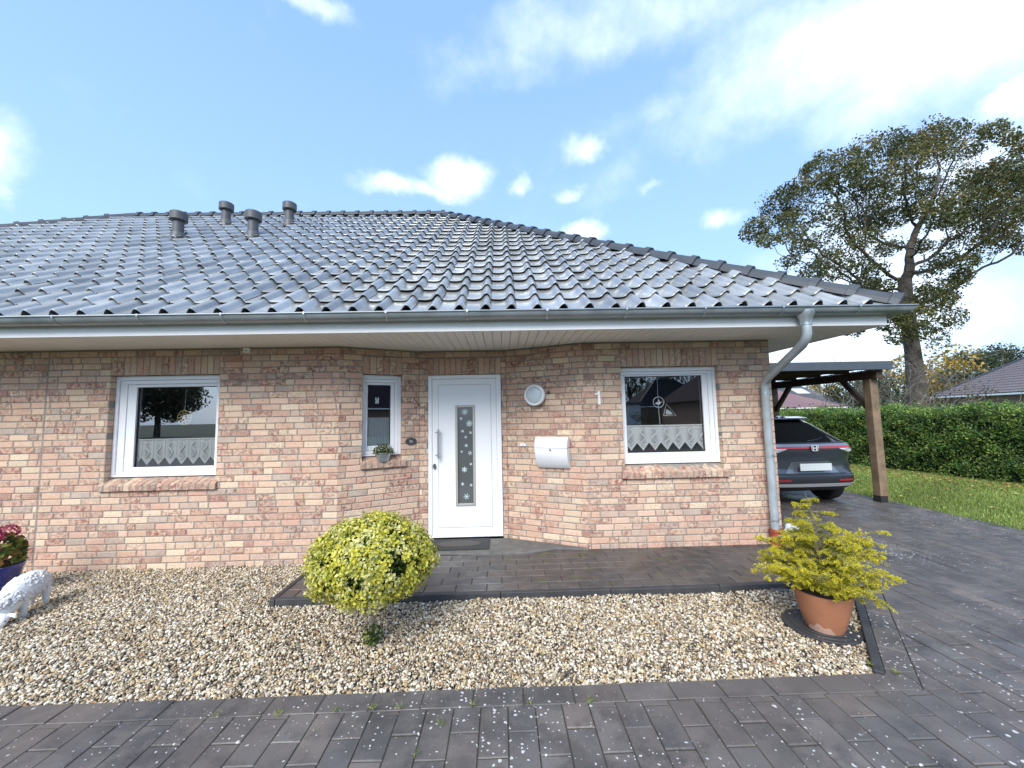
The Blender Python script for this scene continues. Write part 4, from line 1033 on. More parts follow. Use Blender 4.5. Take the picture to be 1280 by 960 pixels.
# ================================================================== FRONT GARDEN PLANTS
top = empty('topiary_shrub', 'round yellow variegated shrub clipped on a short stem in the gravel', 'shrub', (-.99,-1.69,GR_Z-.02))
def topiary():
    c = np.array([0,0,.615]); rad = np.array([.445,.42,.30])
    def shape(d):
        s = np.ones(len(d)); s = np.where(d[:,2] < 0, 1.0, 1.0); return s
    nr = 2000; d = unit(rng.normal(size=(nr, 3))); lob = 1 + .06*np.sin(d[:,0]*7+1)*np.cos(d[:,2]*6+d[:,1]*5)
    # flat underside
    rr = rng.uniform(.90, 1.03, nr)*lob
    P = d*rad*rr[:, None]; P[:,2] = np.where(P[:,2] < -.17, -.17 + (P[:,2]+.17)*.35 + rng.normal(size=nr)*.02, P[:,2]); P += c
    bare = (np.sin(P[:,0]*9+2.1)*np.sin(P[:,2]*11+.5)*np.sin(P[:,1]*8+1) > .80); keep = ~bare; P, d = P[keep], d[keep]; nr = len(P)
    k = 10; C = np.repeat(P, k, 0) + rng.normal(size=(nr*k, 3))*.016; dd = np.repeat(d, k, 0); n = len(C)
    yel = pick([(.90,.82,.12),(.92,.87,.36),(.84,.78,.12),(.90,.86,.46),(.62,.63,.10)], [6,5,5,3,2], nr); yel = np.repeat(yel, k, 0)*rng.uniform(.8,1.15,(n,1))
    isg = rng.random(n) < .08; yel[isg] = vary((.07,.12,.025), isg.sum())
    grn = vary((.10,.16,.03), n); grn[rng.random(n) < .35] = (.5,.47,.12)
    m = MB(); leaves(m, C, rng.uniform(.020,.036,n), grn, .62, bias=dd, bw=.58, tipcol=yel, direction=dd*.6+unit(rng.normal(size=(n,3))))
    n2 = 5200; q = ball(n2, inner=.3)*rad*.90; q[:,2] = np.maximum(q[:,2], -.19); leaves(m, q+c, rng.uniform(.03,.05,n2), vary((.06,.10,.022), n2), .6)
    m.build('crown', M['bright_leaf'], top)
    t = MB(); t.tube([(.012,.0,-.03),(.0,.005,.10),(.012,0,.22),(.0,0,.40)], [.020,.018,.017,.015], 10)
    for a in np.linspace(0, 6.28, 10)[:-1]: t.tube([(0,0,.34),(.14*math.cos(a),.14*math.sin(a),.5),(.34*math.cos(a),.32*math.sin(a),.52+.2*math.sin(a*2.3))], [.010,.007,.003], 6)
    t.build('stem', M['stem'], top)
    s = MB(); n3 = 260; q = ball(n3)*np.array([.07,.06,.075])+np.array([.01,-.01,.085]); leaves(s, q, rng.uniform(.022,.038,n3), pick([(.05,.09,.022),(.09,.14,.035),(.22,.24,.06)], [4,4,2], n3), .6); s.build('basal_shoot', M['leaf'], top)
topiary()

# golden spruce in a terracotta pot, standing on a round cast iron cover
cov = empty('drain_cover', 'round dark ribbed cover in the gravel under the terracotta pot', 'cover', (2.385,-1.675,GR_Z))
m = MB(); m.lathe([(.25,-.05),(.25,.012),(.243,.018),(.225,.018),(.220,.012),(.205,.012),(.200,.018),(.18,.018),(.175,.012),(.16,.012),(.155,.018),(.135,.018),(.13,.012)], 40); m.build('rim', M['plate'], cov, smooth=True)
pot = empty('potted_spruce', 'golden yellow dwarf spruce growing in a tapered terracotta pot', 'potted conifer', (2.375,-1.72,GR_Z+.018))
m = MB(); m.lathe([(.128,0),(.134,.004),(.160,.08),(.186,.17),(.205,.26),(.213,.30),(.212,.318),(.196,.318),(.185,.27)], 40); po_ = m.build('pot', M['terra'], pot, smooth=True); po_.scale = (.86, .86, .86)
sl_ = MB(); sl_.lathe([(.158,.222),(.158,.236)], 32); sl_.build('potting_soil', M['soil'], pot)
m = MB()
V = []
for k in range(26):      # one lime bloom crescent low on the pot wall
    a0_ = R(178) + R(82)*k/25; hz_ = .012 + .075*math.sin(math.pi*k/25)**.7*(.8+.2*math.sin(k*.7))
    for z in (.006, hz_*.5, hz_): rr = np.interp(z, [0,.004,.08,.17,.26], [.129,.135,.161,.187,.206])+.0012; V.append((rr*math.cos(a0_), rr*math.sin(a0_), z))
m.add(V, [(3*k+j, 3*k+3+j, 3*k+4+j, 3*k+1+j) for k in range(25) for j in range(2)])
m.build('lime_bloom', M['terraw'], po_)
def spruce():
    segs = []; nd = []
    def shoot(p, d, length, gen, droop):
        n = max(3, int(length/.03)); pts = [p]; d = d.copy()
        for i in range(n):
            d = unit(d + np.array([0,0,-droop]) + rng.normal(size=3)*.07); p = p + d*length/n; p = np.array([p[0], p[1], max(p[2], .20)]); pts.append(p)
            if p[0] > .40 or p[1] < -.34 or math.hypot(p[0], p[1]) > .50: n = i+1; break
            t = i/n; nd.append((p.copy(), d.copy(), t, gen))
            if gen < 2 and i > 0 and rng.random() < (.90 if gen == 0 else .42):
                for s in (-1, 1):
                    if rng.random() < .8:
                        side = unit(np.cross(d, np.array([0,0,1.])))*s; q = unit(d*.75 + side*.75 + rng.normal(size=3)*.15)
                        shoot(p, q, length*(.40-.18*t)*rng.uniform(.6,1.15), gen+1, droop*1.3)
        n = len(pts)-1; segs.extend((pts[i], pts[i+1], .006*(1-.6*i/n)/(gen+1), .006*(1-.6*(i+1)/n)/(gen+1)) for i in range(n))
    lead = np.array([-.07,-.03,1.0])
    base = np.array([0,0,.23]); stem = [base + (lead-base)*t + np.array([.03*math.sin(t*4),0,0]) for t in np.linspace(0, 1, 16)]
    for i in range(15): segs.append((stem[i], stem[i+1], .016*(1-i/17), .016*(1-(i+1)/17)))
    for i, t in enumerate(np.linspace(.03, .95, 62)):
        p = base + (lead-base)*t + np.array([.03*math.sin(t*4),0,0]); a = i*2.4 + rng.normal()*.3
        if t < .60: l = .41*(1-.50*t)*rng.uniform(.65,1.12)
        else: l = (.36*(1-t)+.05)*rng.uniform(.6,1.1)
        if t > .62 and i % 2: continue
        d = np.array([math.cos(a), math.sin(a), .50 if t < .3 else .36 if t < .6 else .12]); shoot(p, unit(d), l, 0, .042)
    # a few leaders of their own on the right, as an open second top
    for q, l in ((np.array([.30,.05,.70]), .42), (np.array([.42,.02,.42]), .36), (np.array([.22,-.2,.55]), .36), (np.array([-.45,.0,.40]), .48), (np.array([-.42,-.22,.30]), .50), (np.array([-.5,.1,.55]), .46), (np.array([-.3,-.3,.25]), .42), (np.array([.1,-.45,.25]), .36), (np.array([.3,.1,.85]), .42), (np.array([-.25,-.05,.8]), .40)):
        shoot(np.array([.0,0,.28]), unit(q), l, 0, .02)
    S = np.array([s[0] for s in segs]); E_ = np.array([s[1] for s in segs])
    m = MB(); frusta(m, S, E_, [s[2] for s in segs], [s[3] for s in segs], 5); m.build('branches', M['twig'], pot)
    Pn_ = np.array([q[0] for q in nd]); Dn = np.array([q[1] for q in nd]); T = np.array([q[2] for q in nd]); G = np.array([q[3] for q in nd])
    k = 13; C = np.repeat(Pn_, k, 0); D = np.repeat(Dn, k, 0); n = len(C)
    off = unit(np.cross(D, rng.normal(size=(n,3)))); C = C + D*rng.uniform(-.016,.016,(n,1)); dirn = unit(D*.8+off*.8)
    Tt = np.repeat(T, k); Cz = C[:,2]; out = np.linalg.norm(C[:,:2], axis=1)
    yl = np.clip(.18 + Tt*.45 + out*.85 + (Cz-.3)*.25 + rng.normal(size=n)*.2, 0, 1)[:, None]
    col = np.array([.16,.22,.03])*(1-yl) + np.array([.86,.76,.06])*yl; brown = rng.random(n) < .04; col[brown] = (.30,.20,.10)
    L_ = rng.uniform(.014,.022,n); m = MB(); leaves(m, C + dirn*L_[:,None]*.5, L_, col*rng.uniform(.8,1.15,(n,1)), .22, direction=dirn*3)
    m.build('needles', M['needle'], pot)
spruce()
bg_ = MB(); q = ball(26)*np.array([.075,.05,.085])
bm = bmesh.new(); bmesh.ops.create_icosphere(bm, subdivisions=3, radius=1)
V = np.array([v.co for v in bm.verts]); F = np.array([[v.index for v in f.verts] for f in bm.faces]); bm.free()
nn = np.sin(V[:,0]*5+1)*np.cos(V[:,2]*6)+np.sin(V[:,1]*7+V[:,2]*4); V2 = V*(1+.16*nn[:,None])*np.array([.08,.06,.105])
bg_.add(V2 + np.array([3.40,-.06,.15]), F); tag(bg_.build('plastic_bag', M['bag'], smooth=True), 'crumpled pale bag behind the spruce at the foot of the downpipe', 'bag')

# white grazing sheep figure and blue planter with hydrangea at the left edge
shp = empty('sheep_figure', 'white cast figure of a grazing sheep standing on the gravel', 'garden figure', (-4.22,-1.08,GR_Z))
def sheep():
    # trunk: rings along the body, head down towards the viewer's left
    sp = [((.27,.02,.215),.03),((.25,.015,.225),.085),((.18,.01,.235),.125),((.08,0,.24),.138),((-.02,-.005,.225),.132),((-.10,-.015,.19),.112),((-.155,-.03,.145),.088),((-.195,-.04,.105),.066)]
    seg = 22; V = []; F = []
    for i, (c, r) in enumerate(sp):
        a = np.array(sp[max(i-1,0)][0]); b = np.array(sp[min(i+1,len(sp)-1)][0]); t = unit(a-b); x = unit(np.cross(t, (0,0,1.))); y = np.cross(x, t)
        for k in range(seg):
            an = 2*math.pi*k/seg; wool = 1 + .05*math.sin(k*3.1+i*2.2)+rng.normal()*.02
            V.append(np.array(c) + (x*math.cos(an)*.82 + y*math.sin(an))*r*wool)
    for i in range(len(sp)-1):
        for k in range(seg): F.append((i*seg+k, i*seg+(k+1) % seg, (i+1)*seg+(k+1) % seg, (i+1)*seg+k))
    F.append(tuple(range(seg))[::-1]); F.append(tuple((len(sp)-1)*seg+k for k in range(seg)))
    m = MB(); m.add(V, F); 
    for x0, y0 in ((.19,-.055),(.19,.07),(-.03,-.065),(-.03,.055)):
        m.tube([(x0,y0,.20),(x0+.005,y0,.12),(x0-.004,y0,.06),(x0,y0,-.005)], [.046,.032,.023,.025], 12)
    o = m.build('body', M['plaster'], shp, smooth='all')
    sm = o.modifiers.new('sub', 'SUBSURF'); sm.levels = sm.render_levels = 1
    h = MB(); h.tube([(-.175,-.035,.115),(-.205,-.045,.085),(-.235,-.055,.05),(-.250,-.06,.022)], [.052,.055,.042,.026], 14); ho = h.build('head', M['whitep'], shp, smooth='all')
    for s in (-1, 1):
        e = MB(); e.tube([(-.185,-.04+s*.04,.115),(-.19,-.05+s*.085,.105),(-.20,-.05+s*.105,.085)], [.012,.018,.006], 8); e.build('ear', M['whitep'], ho, smooth='all')
        e = MB(); e.lathe([(.006,-.004),(.006,.004)], 8, (-.225,-.052+s*.045,.075)); e.build('eye', M['dark'], ho)
    wl = MB(); n = 900; d = ball(n, inner=.97); q = d*np.array([.19,.105,.125])+np.array([.07,0,.235]); 
    q2 = d*np.array([.15,.105,.105])+np.array([-.10,-.01,.185]); q = np.concatenate([q, q2[d[:,2] > .1]]); d = np.concatenate([d, d[d[:,2] > .1]])
    for p in q[d[:,2] > -.55]:
        s = rng.uniform(.010,.017); wl.add(np.array([(-1,-1,0),(1,-1,0),(1,1,0),(-1,1,0),(0,0,1.2),(0,0,-1.2)])*s + p + rng.normal(size=3)*.004, [(0,1,4),(1,2,4),(2,3,4),(3,0,4),(1,0,5),(2,1,5),(3,2,5),(0,3,5)])
    wl.build('wool', M['plaster'], shp, smooth='all')
sheep(); shp.rotation_euler = (0, R(-6), R(98)); shp.scale = (.90,)*3
hyd = empty('potted_hydrangea', 'pink and green hydrangea in a cobalt blue glazed pot', 'potted plant', (-4.93,-.74,GR_Z))
m = MB(); m.lathe([(.13,0),(.15,.01),(.19,.14),(.215,.26),(.225,.29),(.225,.31),(.20,.31),(.19,.26)], 36); m.build('pot', M['blue'], hyd, smooth=True)
m = MB(); m.lathe([(.19,.25),(.19,.265)], 28); m.build('potting_soil', M['soil'], hyd)
m = MB(); n = 520; q = ball(n, inner=.3)*np.array([.24,.22,.20])+np.array([0,0,.42]); leaves(m, q, rng.uniform(.05,.10,n), pick([(.12,.17,.03),(.25,.25,.05),(.30,.16,.05),(.07,.12,.03)], [4,3,2,2], n)*rng.uniform(.8,1.2,(n,1)), .6); m.build('foliage', M['leaf'], hyd)
for c, s in (((.10,-.10,.60),.095),((.13,-.13,.49),.075),((-.05,-.05,.64),.09),((-.14,-.12,.55),.08),((.02,.1,.6),.08)):
    m = MB(); n = 260; d = ball(n, inner=.8); leaves(m, d*s*np.array([1,1,.75])+np.array(c), rng.uniform(.018,.03,n), pick([(.42,.05,.13),(.55,.14,.22),(.36,.03,.09),(.6,.35,.2)], [5,3,3,1], n), .9, bias=d, bw=.5); m.build('flower_head', M['flower'], hyd)
m = MB()
for a in np.linspace(0, 6.28, 7)[:-1]: m.tube([(0,0,.25),(.06*math.cos(a),.06*math.sin(a),.4),(.13*math.cos(a),.13*math.sin(a),.55)], .006, 6)
m.build('stems', M['stem'], hyd)

# weeds in the paving joints
wd = MB()
for x, y in ((-.95,-2.40),(-.75,-2.39),(-.2,-2.395),(.12,-2.39),(-.35,-2.52),(-1.6,-2.40),(-.44,-2.70),(2.28,-2.18),(-1.25,-2.41),(-.6,-2.395),(.45,-2.40),(2.35,-2.27)):
    k = rng.integers(10, 24); a = rng.uniform(0, 6.28, k); l = rng.uniform(.015,.045,k)
    C = np.stack([x+np.cos(a)*l*.4, y+np.sin(a)*l*.4, DR_Z+.012+l*.3], 1)
    leaves(wd, C, l, pick([(.13,.19,.04),(.24,.27,.08),(.30,.28,.12)], [4,3,2], k), .13, direction=np.stack([np.cos(a), np.sin(a), np.full(k, .9)], 1)*2)
for q in range(160):   # blades pushing along the kerb
    pass
tag(wd.build('weeds', M['grass']), kind='stuff')
# fallen leaves lying on gravel and paving
fl = MB(); n = 60; C = np.stack([rng.uniform(-4.5,3,n), rng.uniform(-2.3,-1.1,n), np.full(n, GR_Z+.016)], 1)
leaves(fl, C, rng.uniform(.015,.032,n), pick([(.42,.20,.05),(.50,.36,.08),(.25,.11,.05),(.30,.34,.08)], [4,3,2,1], n), .6, bias=np.tile((0,0,1.),(n,1)), bw=.8)
n = 1500; ty = rng.uniform(-2, 12, n); tx = 10.9-.177*(ty-3.3) - np.abs(rng.normal(size=n))*.9 - .45
leaves(fl, np.stack([tx, ty, np.full(n, DR_Z+.03)+rng.uniform(0,.02,n)], 1), rng.uniform(.05,.095,n), pick([(.36,.18,.06),(.45,.30,.10),(.22,.11,.06),(.52,.42,.16)], [4,4,3,2], n), .6, bias=np.tile((0,0,1.),(n,1)), bw=.75)
n = 260; leaves(fl, np.stack([rng.uniform(6.8,10.5,n), rng.uniform(-2,9,n), np.full(n, DR_Z+.035)], 1), rng.uniform(.04,.08,n), pick([(.50,.42,.14),(.55,.50,.22),(.36,.20,.07)], [4,3,2], n), .6, bias=np.tile((0,0,1.),(n,1)), bw=.75)
tag(fl.build('fallen_leaves', M['leaf']), kind='stuff')

# ================================================================== LAWN AND HEDGE
lw_ = MB(); z = DR_Z - .012
xs = np.linspace(6.74, 40, 30); ys = np.linspace(-12, 60, 40); V = []; F = []
for j, y in enumerate(ys):
    for x in xs: V.append((x, y, z + .012*math.sin(x*1.3)*math.cos(y*.9)))
F = [(j*30+i, j*30+i+1, (j+1)*30+i+1, (j+1)*30+i) for j in range(39) for i in range(29)]
lw_.add(V, F); tag(lw_.build('lawn', M['lawn'], smooth='all'), kind='structure')
gb = MB(); n = 130000
y = -3 + 12.5*rng.random(n)**1.25; x = rng.uniform(6.745, 11.2, n); a = rng.uniform(0, 6.28, n); h = rng.uniform(.025,.065,n); wdt = rng.uniform(.004,.009,n)*(1+.12*np.maximum(y, 0))
ln = rng.normal(size=(n, 2))*.35*h[:,None]; ex, ey = np.cos(a)*wdt, np.sin(a)*wdt
b = np.stack([x, y, np.full(n, z)], 1); V = np.stack([b+np.stack([ex,ey,0*ex],1), b-np.stack([ex,ey,0*ex],1), b+np.stack([ln[:,0], ln[:,1], h],1)], 1)
pat = .5+.5*np.sin(x*1.7+np.sin(y*1.1)*2)*np.cos(y*1.3); c = pick([(.21,.30,.06),(.28,.36,.085),(.36,.39,.13),(.17,.24,.06)], [4,4,1.5,3], n)*(.8+.45*pat[:,None])
gb.add(V.reshape(-1,3), np.arange(3*n).reshape(n,3), np.repeat(c, 3, 0)); tag(gb.build('grass', M['grass']), kind='stuff')

hedge = empty('hedge', 'long clipped evergreen hedge along the far side of the lawn', 'hedge', (10.9,3.3,DR_Z))
def hedge_build():
    H = 1.53; ax = np.array([-.177,1.]); ax = ax/np.linalg.norm(ax); nrm = np.array([-ax[1], ax[0]])     # nrm points to the driveway
    # dense inner growth
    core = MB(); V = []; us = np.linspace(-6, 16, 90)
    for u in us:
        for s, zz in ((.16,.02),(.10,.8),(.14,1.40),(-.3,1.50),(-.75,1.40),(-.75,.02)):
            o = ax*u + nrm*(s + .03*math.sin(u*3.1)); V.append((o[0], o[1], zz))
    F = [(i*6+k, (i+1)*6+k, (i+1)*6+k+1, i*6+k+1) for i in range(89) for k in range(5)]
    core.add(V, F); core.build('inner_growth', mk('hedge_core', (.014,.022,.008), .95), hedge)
    n = 9000; u = -6 + 22*rng.random(n); zz = H*rng.random(n)**.85; topm = rng.random(n) < .24
    s = .24 + .10*np.sin(u*2.3+zz*3)*np.sin(zz*5+u) + .07*np.sin(u*7.1)*np.cos(zz*9) + rng.normal(size=n)*.03
    zz = np.where(topm, H + rng.normal(size=n)*.05 + .05*np.sin(u*3.3), zz); s = np.where(topm, rng.uniform(-.75,.30,n), s)
    P = np.concatenate([(ax[None]*u[:,None] + nrm[None]*s[:,None]), zz[:,None]], 1)
    outd = np.where(topm[:,None], np.array([[0,0,1.]]), np.array([[nrm[0]*.8, nrm[1]*.8, .45]])); k = 17
    C = np.repeat(P, k, 0) + rng.normal(size=(n*k,3))*np.array([.05,.05,.055]); m = len(C)
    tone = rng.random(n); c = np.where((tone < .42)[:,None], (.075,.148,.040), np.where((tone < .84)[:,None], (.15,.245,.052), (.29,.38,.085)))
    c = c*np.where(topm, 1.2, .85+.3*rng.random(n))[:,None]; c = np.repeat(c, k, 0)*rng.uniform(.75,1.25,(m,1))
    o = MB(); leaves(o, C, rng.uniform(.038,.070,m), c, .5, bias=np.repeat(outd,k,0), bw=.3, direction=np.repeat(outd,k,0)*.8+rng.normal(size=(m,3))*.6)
    # single shoots standing over the clipped top
    q = 900; u = -6+22*rng.random(q); ss = rng.uniform(-.6,.3,q); C = np.concatenate([ax[None]*u[:,None]+nrm[None]*ss[:,None], (H+rng.uniform(.02,.14,q))[:,None]], 1)
    leaves(o, C, rng.uniform(.05,.10,q), vary((.15,.21,.045), q), .35, direction=np.tile((0,0,2.),(q,1)))
    o.build('foliage', M['leaf'], hedge)
hedge_build()

# ================================================================== CARPORT
cp = empty('carport', 'open timber carport with a flat roof and slate grey metal edge', 'carport', (5.1,2.05,DR_Z))
def cpart(name, boxes=(), bars=(), mat='wood', bevel=.006):
    m = MB()
    for lo, hi in boxes: m.box(tuple(np.array(lo)-np.array([5.1,2.05,0])), tuple(np.array(hi)-np.array([5.1,2.05,0])))
    for a, b, w_, h_ in bars: m.bar(np.array(a)-np.array([5.1,2.05,0]), np.array(b)-np.array([5.1,2.05,0]), w_, h_)
    return m.build(name, M[mat], cp, bevel=bevel)
for X in (6.565, 3.72):
    for Y in (2.05, 4.55, 7.05):
        cpart('post', [((X-.07,Y-.07,0),(X+.07,Y+.07,2.14))])
        if X > 5: cpart('post_shoe', [((X-.074,Y-.074,-.02),(X+.05,Y+.074,.11))], mat='dark', bevel=.002)
        cpart('brace', bars=[((X,Y+.06,1.62),(X,Y+.56,2.16),.07,.09)], mat='wooddark')
        if Y > 2.5: cpart('brace', bars=[((X,Y-.06,1.62),(X,Y-.56,2.16),.07,.09)], mat='wooddark')
for X in (6.565, 3.72): cpart('beam', [((X-.06,1.86,2.142),(X+.06,7.3,2.285))], mat='wooddark')
for i, Y in enumerate(np.linspace(1.86, 7.2, 9)): cpart('rafter', [((3.55,Y-.03,2.287),(6.62,Y+.03,2.385))], mat='wooddark')
cpart('roof_deck', [((3.50,1.80,2.387),(6.70,7.30,2.415))], mat='wooddark')
cpart('fascia', [((3.45,1.765,2.285),(6.72,1.799,2.43))], mat='fasciam', bevel=.004)
cpart('side_fascia', [((6.702,1.80,2.345),(6.722,7.30,2.428))], mat='fasciam', bevel=.003)
cpart('roof_cover', [((3.46,1.80,2.4165),(6.70,7.29,2.426))], mat='roofsheet', bevel=0)
# lighter strip along the beam, imitating the bright line of the sky gap
cpart('sky_gap_strip', [((6.50,1.88,2.2865),(6.52,7.25,2.300))], mat='wood', bevel=0)

# ================================================================== CAR
car = empty('parked_car', 'dark grey sport utility car parked tail out under the carport', 'car', (5.13,1.60,DR_Z))
LV = [(.26,.76,.30,3.95),(.34,.86,.10,4.12),(.44,.895,.015,4.22),(.56,.902,.0,4.25),(.60,.897,.045,4.25),(.66,.893,.065,4.24),(.78,.889,.070,4.20),(.90,.886,.045,4.10),(.955,.884,.012,4.0),
      (1.0,.875,.0,3.85),(1.06,.862,.012,3.55),(1.10,.845,.05,3.25),(1.135,.80,.12,3.05),(1.28,.735,.36,2.72),(1.42,.66,.60,2.42),(1.50,.605,.76,2.22),(1.548,.55,.92,2.08),(1.575,.42,1.06,1.95),(1.585,.16,1.25,1.75)]
LVa = np.array(LV)
def surf(z, a, off=0.):
    """point on the car's rear surface: height z, a in -1..1 across"""
    w_, yr = np.interp(z, LVa[:,0], LVa[:,1]), np.interp(z, LVa[:,0], LVa[:,2])
    s = abs(a); bow = .055*s**2 + .40*max(0, (s-.62)/.38)**2.6
    return np.array([a*w_, yr + bow - off, z])
def car_body():
    m = MB(); na = 33; A = np.sin(np.linspace(-1, 1, na)*math.pi/2); V = []; per = []
    for z, w_, yr, yf in LV:
        ring = [surf(z, a) for a in A]
        ys = np.linspace(ring[-1][1], yf-.35, 14)[1:]
        ring += [np.array([w_, y, z]) for y in ys]
        ring += [np.array([w_*math.cos(t)**.6 if math.cos(t) > 0 else 0, yf-.35+.35*math.sin(t), z]) for t in np.linspace(.2, math.pi/2, 6)]
        ring += [np.array([-w_*max(math.cos(t), 0)**.6, yf-.35+.35*math.sin(t), z]) for t in np.linspace(math.pi/2, .2, 6)[1:]]
        ring += [np.array([-w_, y, z]) for y in ys[::-1]]
        per.append(len(ring)); V += ring
    n = per[0]; F = []
    for i in range(len(LV)-1):
        for k in range(n): F.append((i*n+k, i*n+(k+1) % n, (i+1)*n+(k+1) % n, (i+1)*n+k))
    F.append(tuple((len(LV)-1)*n+k for k in range(n))); F.append(tuple(range(n))[::-1])
    m.add(V, F); return m.build('body', M['car'], car, smooth=True, angle=28)
car.location = (5.07, 1.60, DR_Z); car.scale = (1, 1, .962); body = car_body()
def patch(name, zs, a0, a1, off, mat, parent, na=24, thick=.0):
    """panel following the rear surface; zs = list of heights, a0/a1 = functions or numbers of z"""
    V = []; f = lambda q, z: q(z) if callable(q) else q; m = MB()
    for z in zs:
        for t in np.linspace(0, 1, na): a = f(a0, z)+(f(a1, z)-f(a0, z))*t; V.append(surf(z, a, off))
    F = [(j*na+i, j*na+i+1, (j+1)*na+i+1, (j+1)*na+i) for j in range(len(zs)-1) for i in range(na-1)]
    # rim back to the body
    nz = len(zs); b = len(V); edge = [i for i in range(na)] + [j*na+na-1 for j in range(1, nz)] + [(nz-1)*na+i for i in range(na-2, -1, -1)] + [j*na for j in range(nz-2, 0, -1)]
    for e in edge: p = V[e].copy(); p[1] += off+.006; V.append(p)
    ne = len(edge); F += [(edge[i], b+i, b+(i+1) % ne, edge[(i+1) % ne]) for i in range(ne)]
    m.add(V, F); return m.build(name, mat, parent, smooth=True, angle=30)
lin = lambda z0, a0, z1, a1: (lambda z: a0+(a1-a0)*(z-z0)/(z1-z0))
patch('rear_window', np.linspace(1.125,1.47,8), lin(1.125,-.90,1.47,-.80), lin(1.125,.90,1.47,.80), .006, M['carglass'], car)
sp_ = MB(); V = []
for a in np.linspace(-.86, .86, 21):
    p = surf(1.505, a); V += [p+np.array([0,-.20,.012]), p+np.array([0,-.19,.034]), p+np.array([0,.05,.055]), p+np.array([0,.03,.0])]
sp_.add(V, [(i*4+k, i*4+(k+1) % 4, (i+1)*4+(k+1) % 4, (i+1)*4+k) for i in range(20) for k in range(4)] + [(0,3,2,1),(80,81,82,83)]); sp_.build('roof_spoiler', M['car'], car, smooth=True)
patch('light_bar', [1.026,1.040,1.054], -.97, .97, .012, M['red'], car, 40)
for s in (-1, 1):
    a0, a1 = (lin(.955,.66,1.02,.50), .975) if s > 0 else (-.975, lin(.955,-.66,1.02,-.50))
    h_ = patch('tail_light', [.955,.975,1.0,1.022], a0, a1, .014, M['lampc'], car); 
    patch('lamp_lens', [.966,.980,.995], (.66 if s > 0 else -.90), (.90 if s > 0 else -.66), .019, M['platew'], h_)
patch('tailgate_ledge', [1.058,1.075,1.10], -.93, .93, .012, mk('pale_ledge', (.20,.22,.25), .25, metal=.4, coat=1), car, 30)  # ledge given a lighter tone than the body
patch('bumper', [.27,.34,.44,.52,.585], -.985, .985, .010, M['carblack'], car, 40)
patch('skid_plate', [.375,.40,.43], lin(.375,-.80,.43,-.86), lin(.375,.80,.43,.86), .028, M['silver'], car, 30)
for s in (-1, 1): patch('reflector', [.475,.50], min(s*.45, s*.72), max(s*.45, s*.72), .018, M['red'], car, 8)
patch('plate_recess', [.605,.64,.70,.765,.80], lin(.605,-.50,.80,-.34), lin(.605,.50,.80,.34), .004, mk('recess_sky_sheen', (.16,.18,.21), .25, metal=.5, coat=1), car)  # sky reflected in the recess is put into its lighter colour
m = MB(); m.box((-.262,-.030,.655),(.262,-.018,.775)); m.build('number_plate', M['platew'], car, bevel=.004)
em = empty('badge_root', None, None) if False else None
m = MB(); ps = [(-.055,.045),(.055,.045),(.062,.03),(.048,-.042),(.03,-.052),(-.03,-.052),(-.048,-.042),(-.062,.03)]
m.prism(ps, -.030, -.016, P=lambda a, b, c: (a, c, 1.035+b)); bd = m.build('badge', M['carblack'], car, bevel=.004)
m = MB(); Q = lambda a, b, c: (a, c, 1.035+b); d0, d1 = -.036, -.030
for i in range(8):
    a, b = ps[i], ps[(i+1) % 8]; c0, c1 = (a[0]*.82, a[1]*.82), (b[0]*.82, b[1]*.82); m.prism([a, b, c1, c0], d0, d1, P=Q)
m.prism([(-.040,.034),(-.024,.034),(-.016,-.036),(-.028,-.036)], d0, d1, P=Q); m.prism([(.040,.034),(.024,.034),(.016,-.036),(.028,-.036)], d0, d1, P=Q); m.prism([(-.0215,.006),(.0215,.006),(.0205,-.008),(-.0205,-.008)], d0, d1, P=Q)
m.build('emblem', M['platew'], bd)
for s in (-1, 1):
    m = MB(); m.tube([surf(z, s*a, .004) for z, a in ((1.10,.93),(1.0,.90),(.94,.885),(.80,.87),(.66,.84),(.605,.78),(.596,.6),(.594,.0))], .006, 5); m.build('tailgate_seam', M['dark'], car)
wp = MB(); wp.tube([surf(1.14,.0,.012), surf(1.16,.2,.03), surf(1.19,.42,.018)], [.010,.008,.005], 6); wp.build('rear_wiper', M['carblack'], car)
for s in (-1, 1):
    for yc in (.80, 3.40):
        m = MB(); Mr = Matrix.Rotation(math.pi/2, 4, 'Y'); m.lathe([(.22,-.105),(.31,-.11),(.335,-.09),(.342,-.04),(.342,.04),(.335,.09),(.31,.11),(.22,.105)], 36, (s*.795,yc,.342), M=Mr); wh = m.build('wheel', M['tyre'], car, smooth=True)
        m = MB(); m.lathe([(.218,-.08),(.20,-.02),(.05,.03*s),(.02,.035*s)], 30, (s*.83,yc,.342), M=Mr); m.build('rim', M['rim'], wh, smooth=True)
    for q, yq in ((0,0),):
        m = MB(); m.box((s*.905-.07,2.72,1.0),(s*.905+.09,2.88,1.14)); m.build('wing_mirror', M['car'], car, bevel=.03, seg=3)
    V = []; m = MB()
    for y0, y1 in ((1.05,1.85),(1.9,2.7)): m.add([(s*.802,y0-.05,1.15),(s*.802,y1+.2,1.15),(s*.665,y1-.1,1.42),(s*.665,y0+.05,1.42)], [(0,1,2,3)])
    m.build('side_glass', M['carglass'], car)

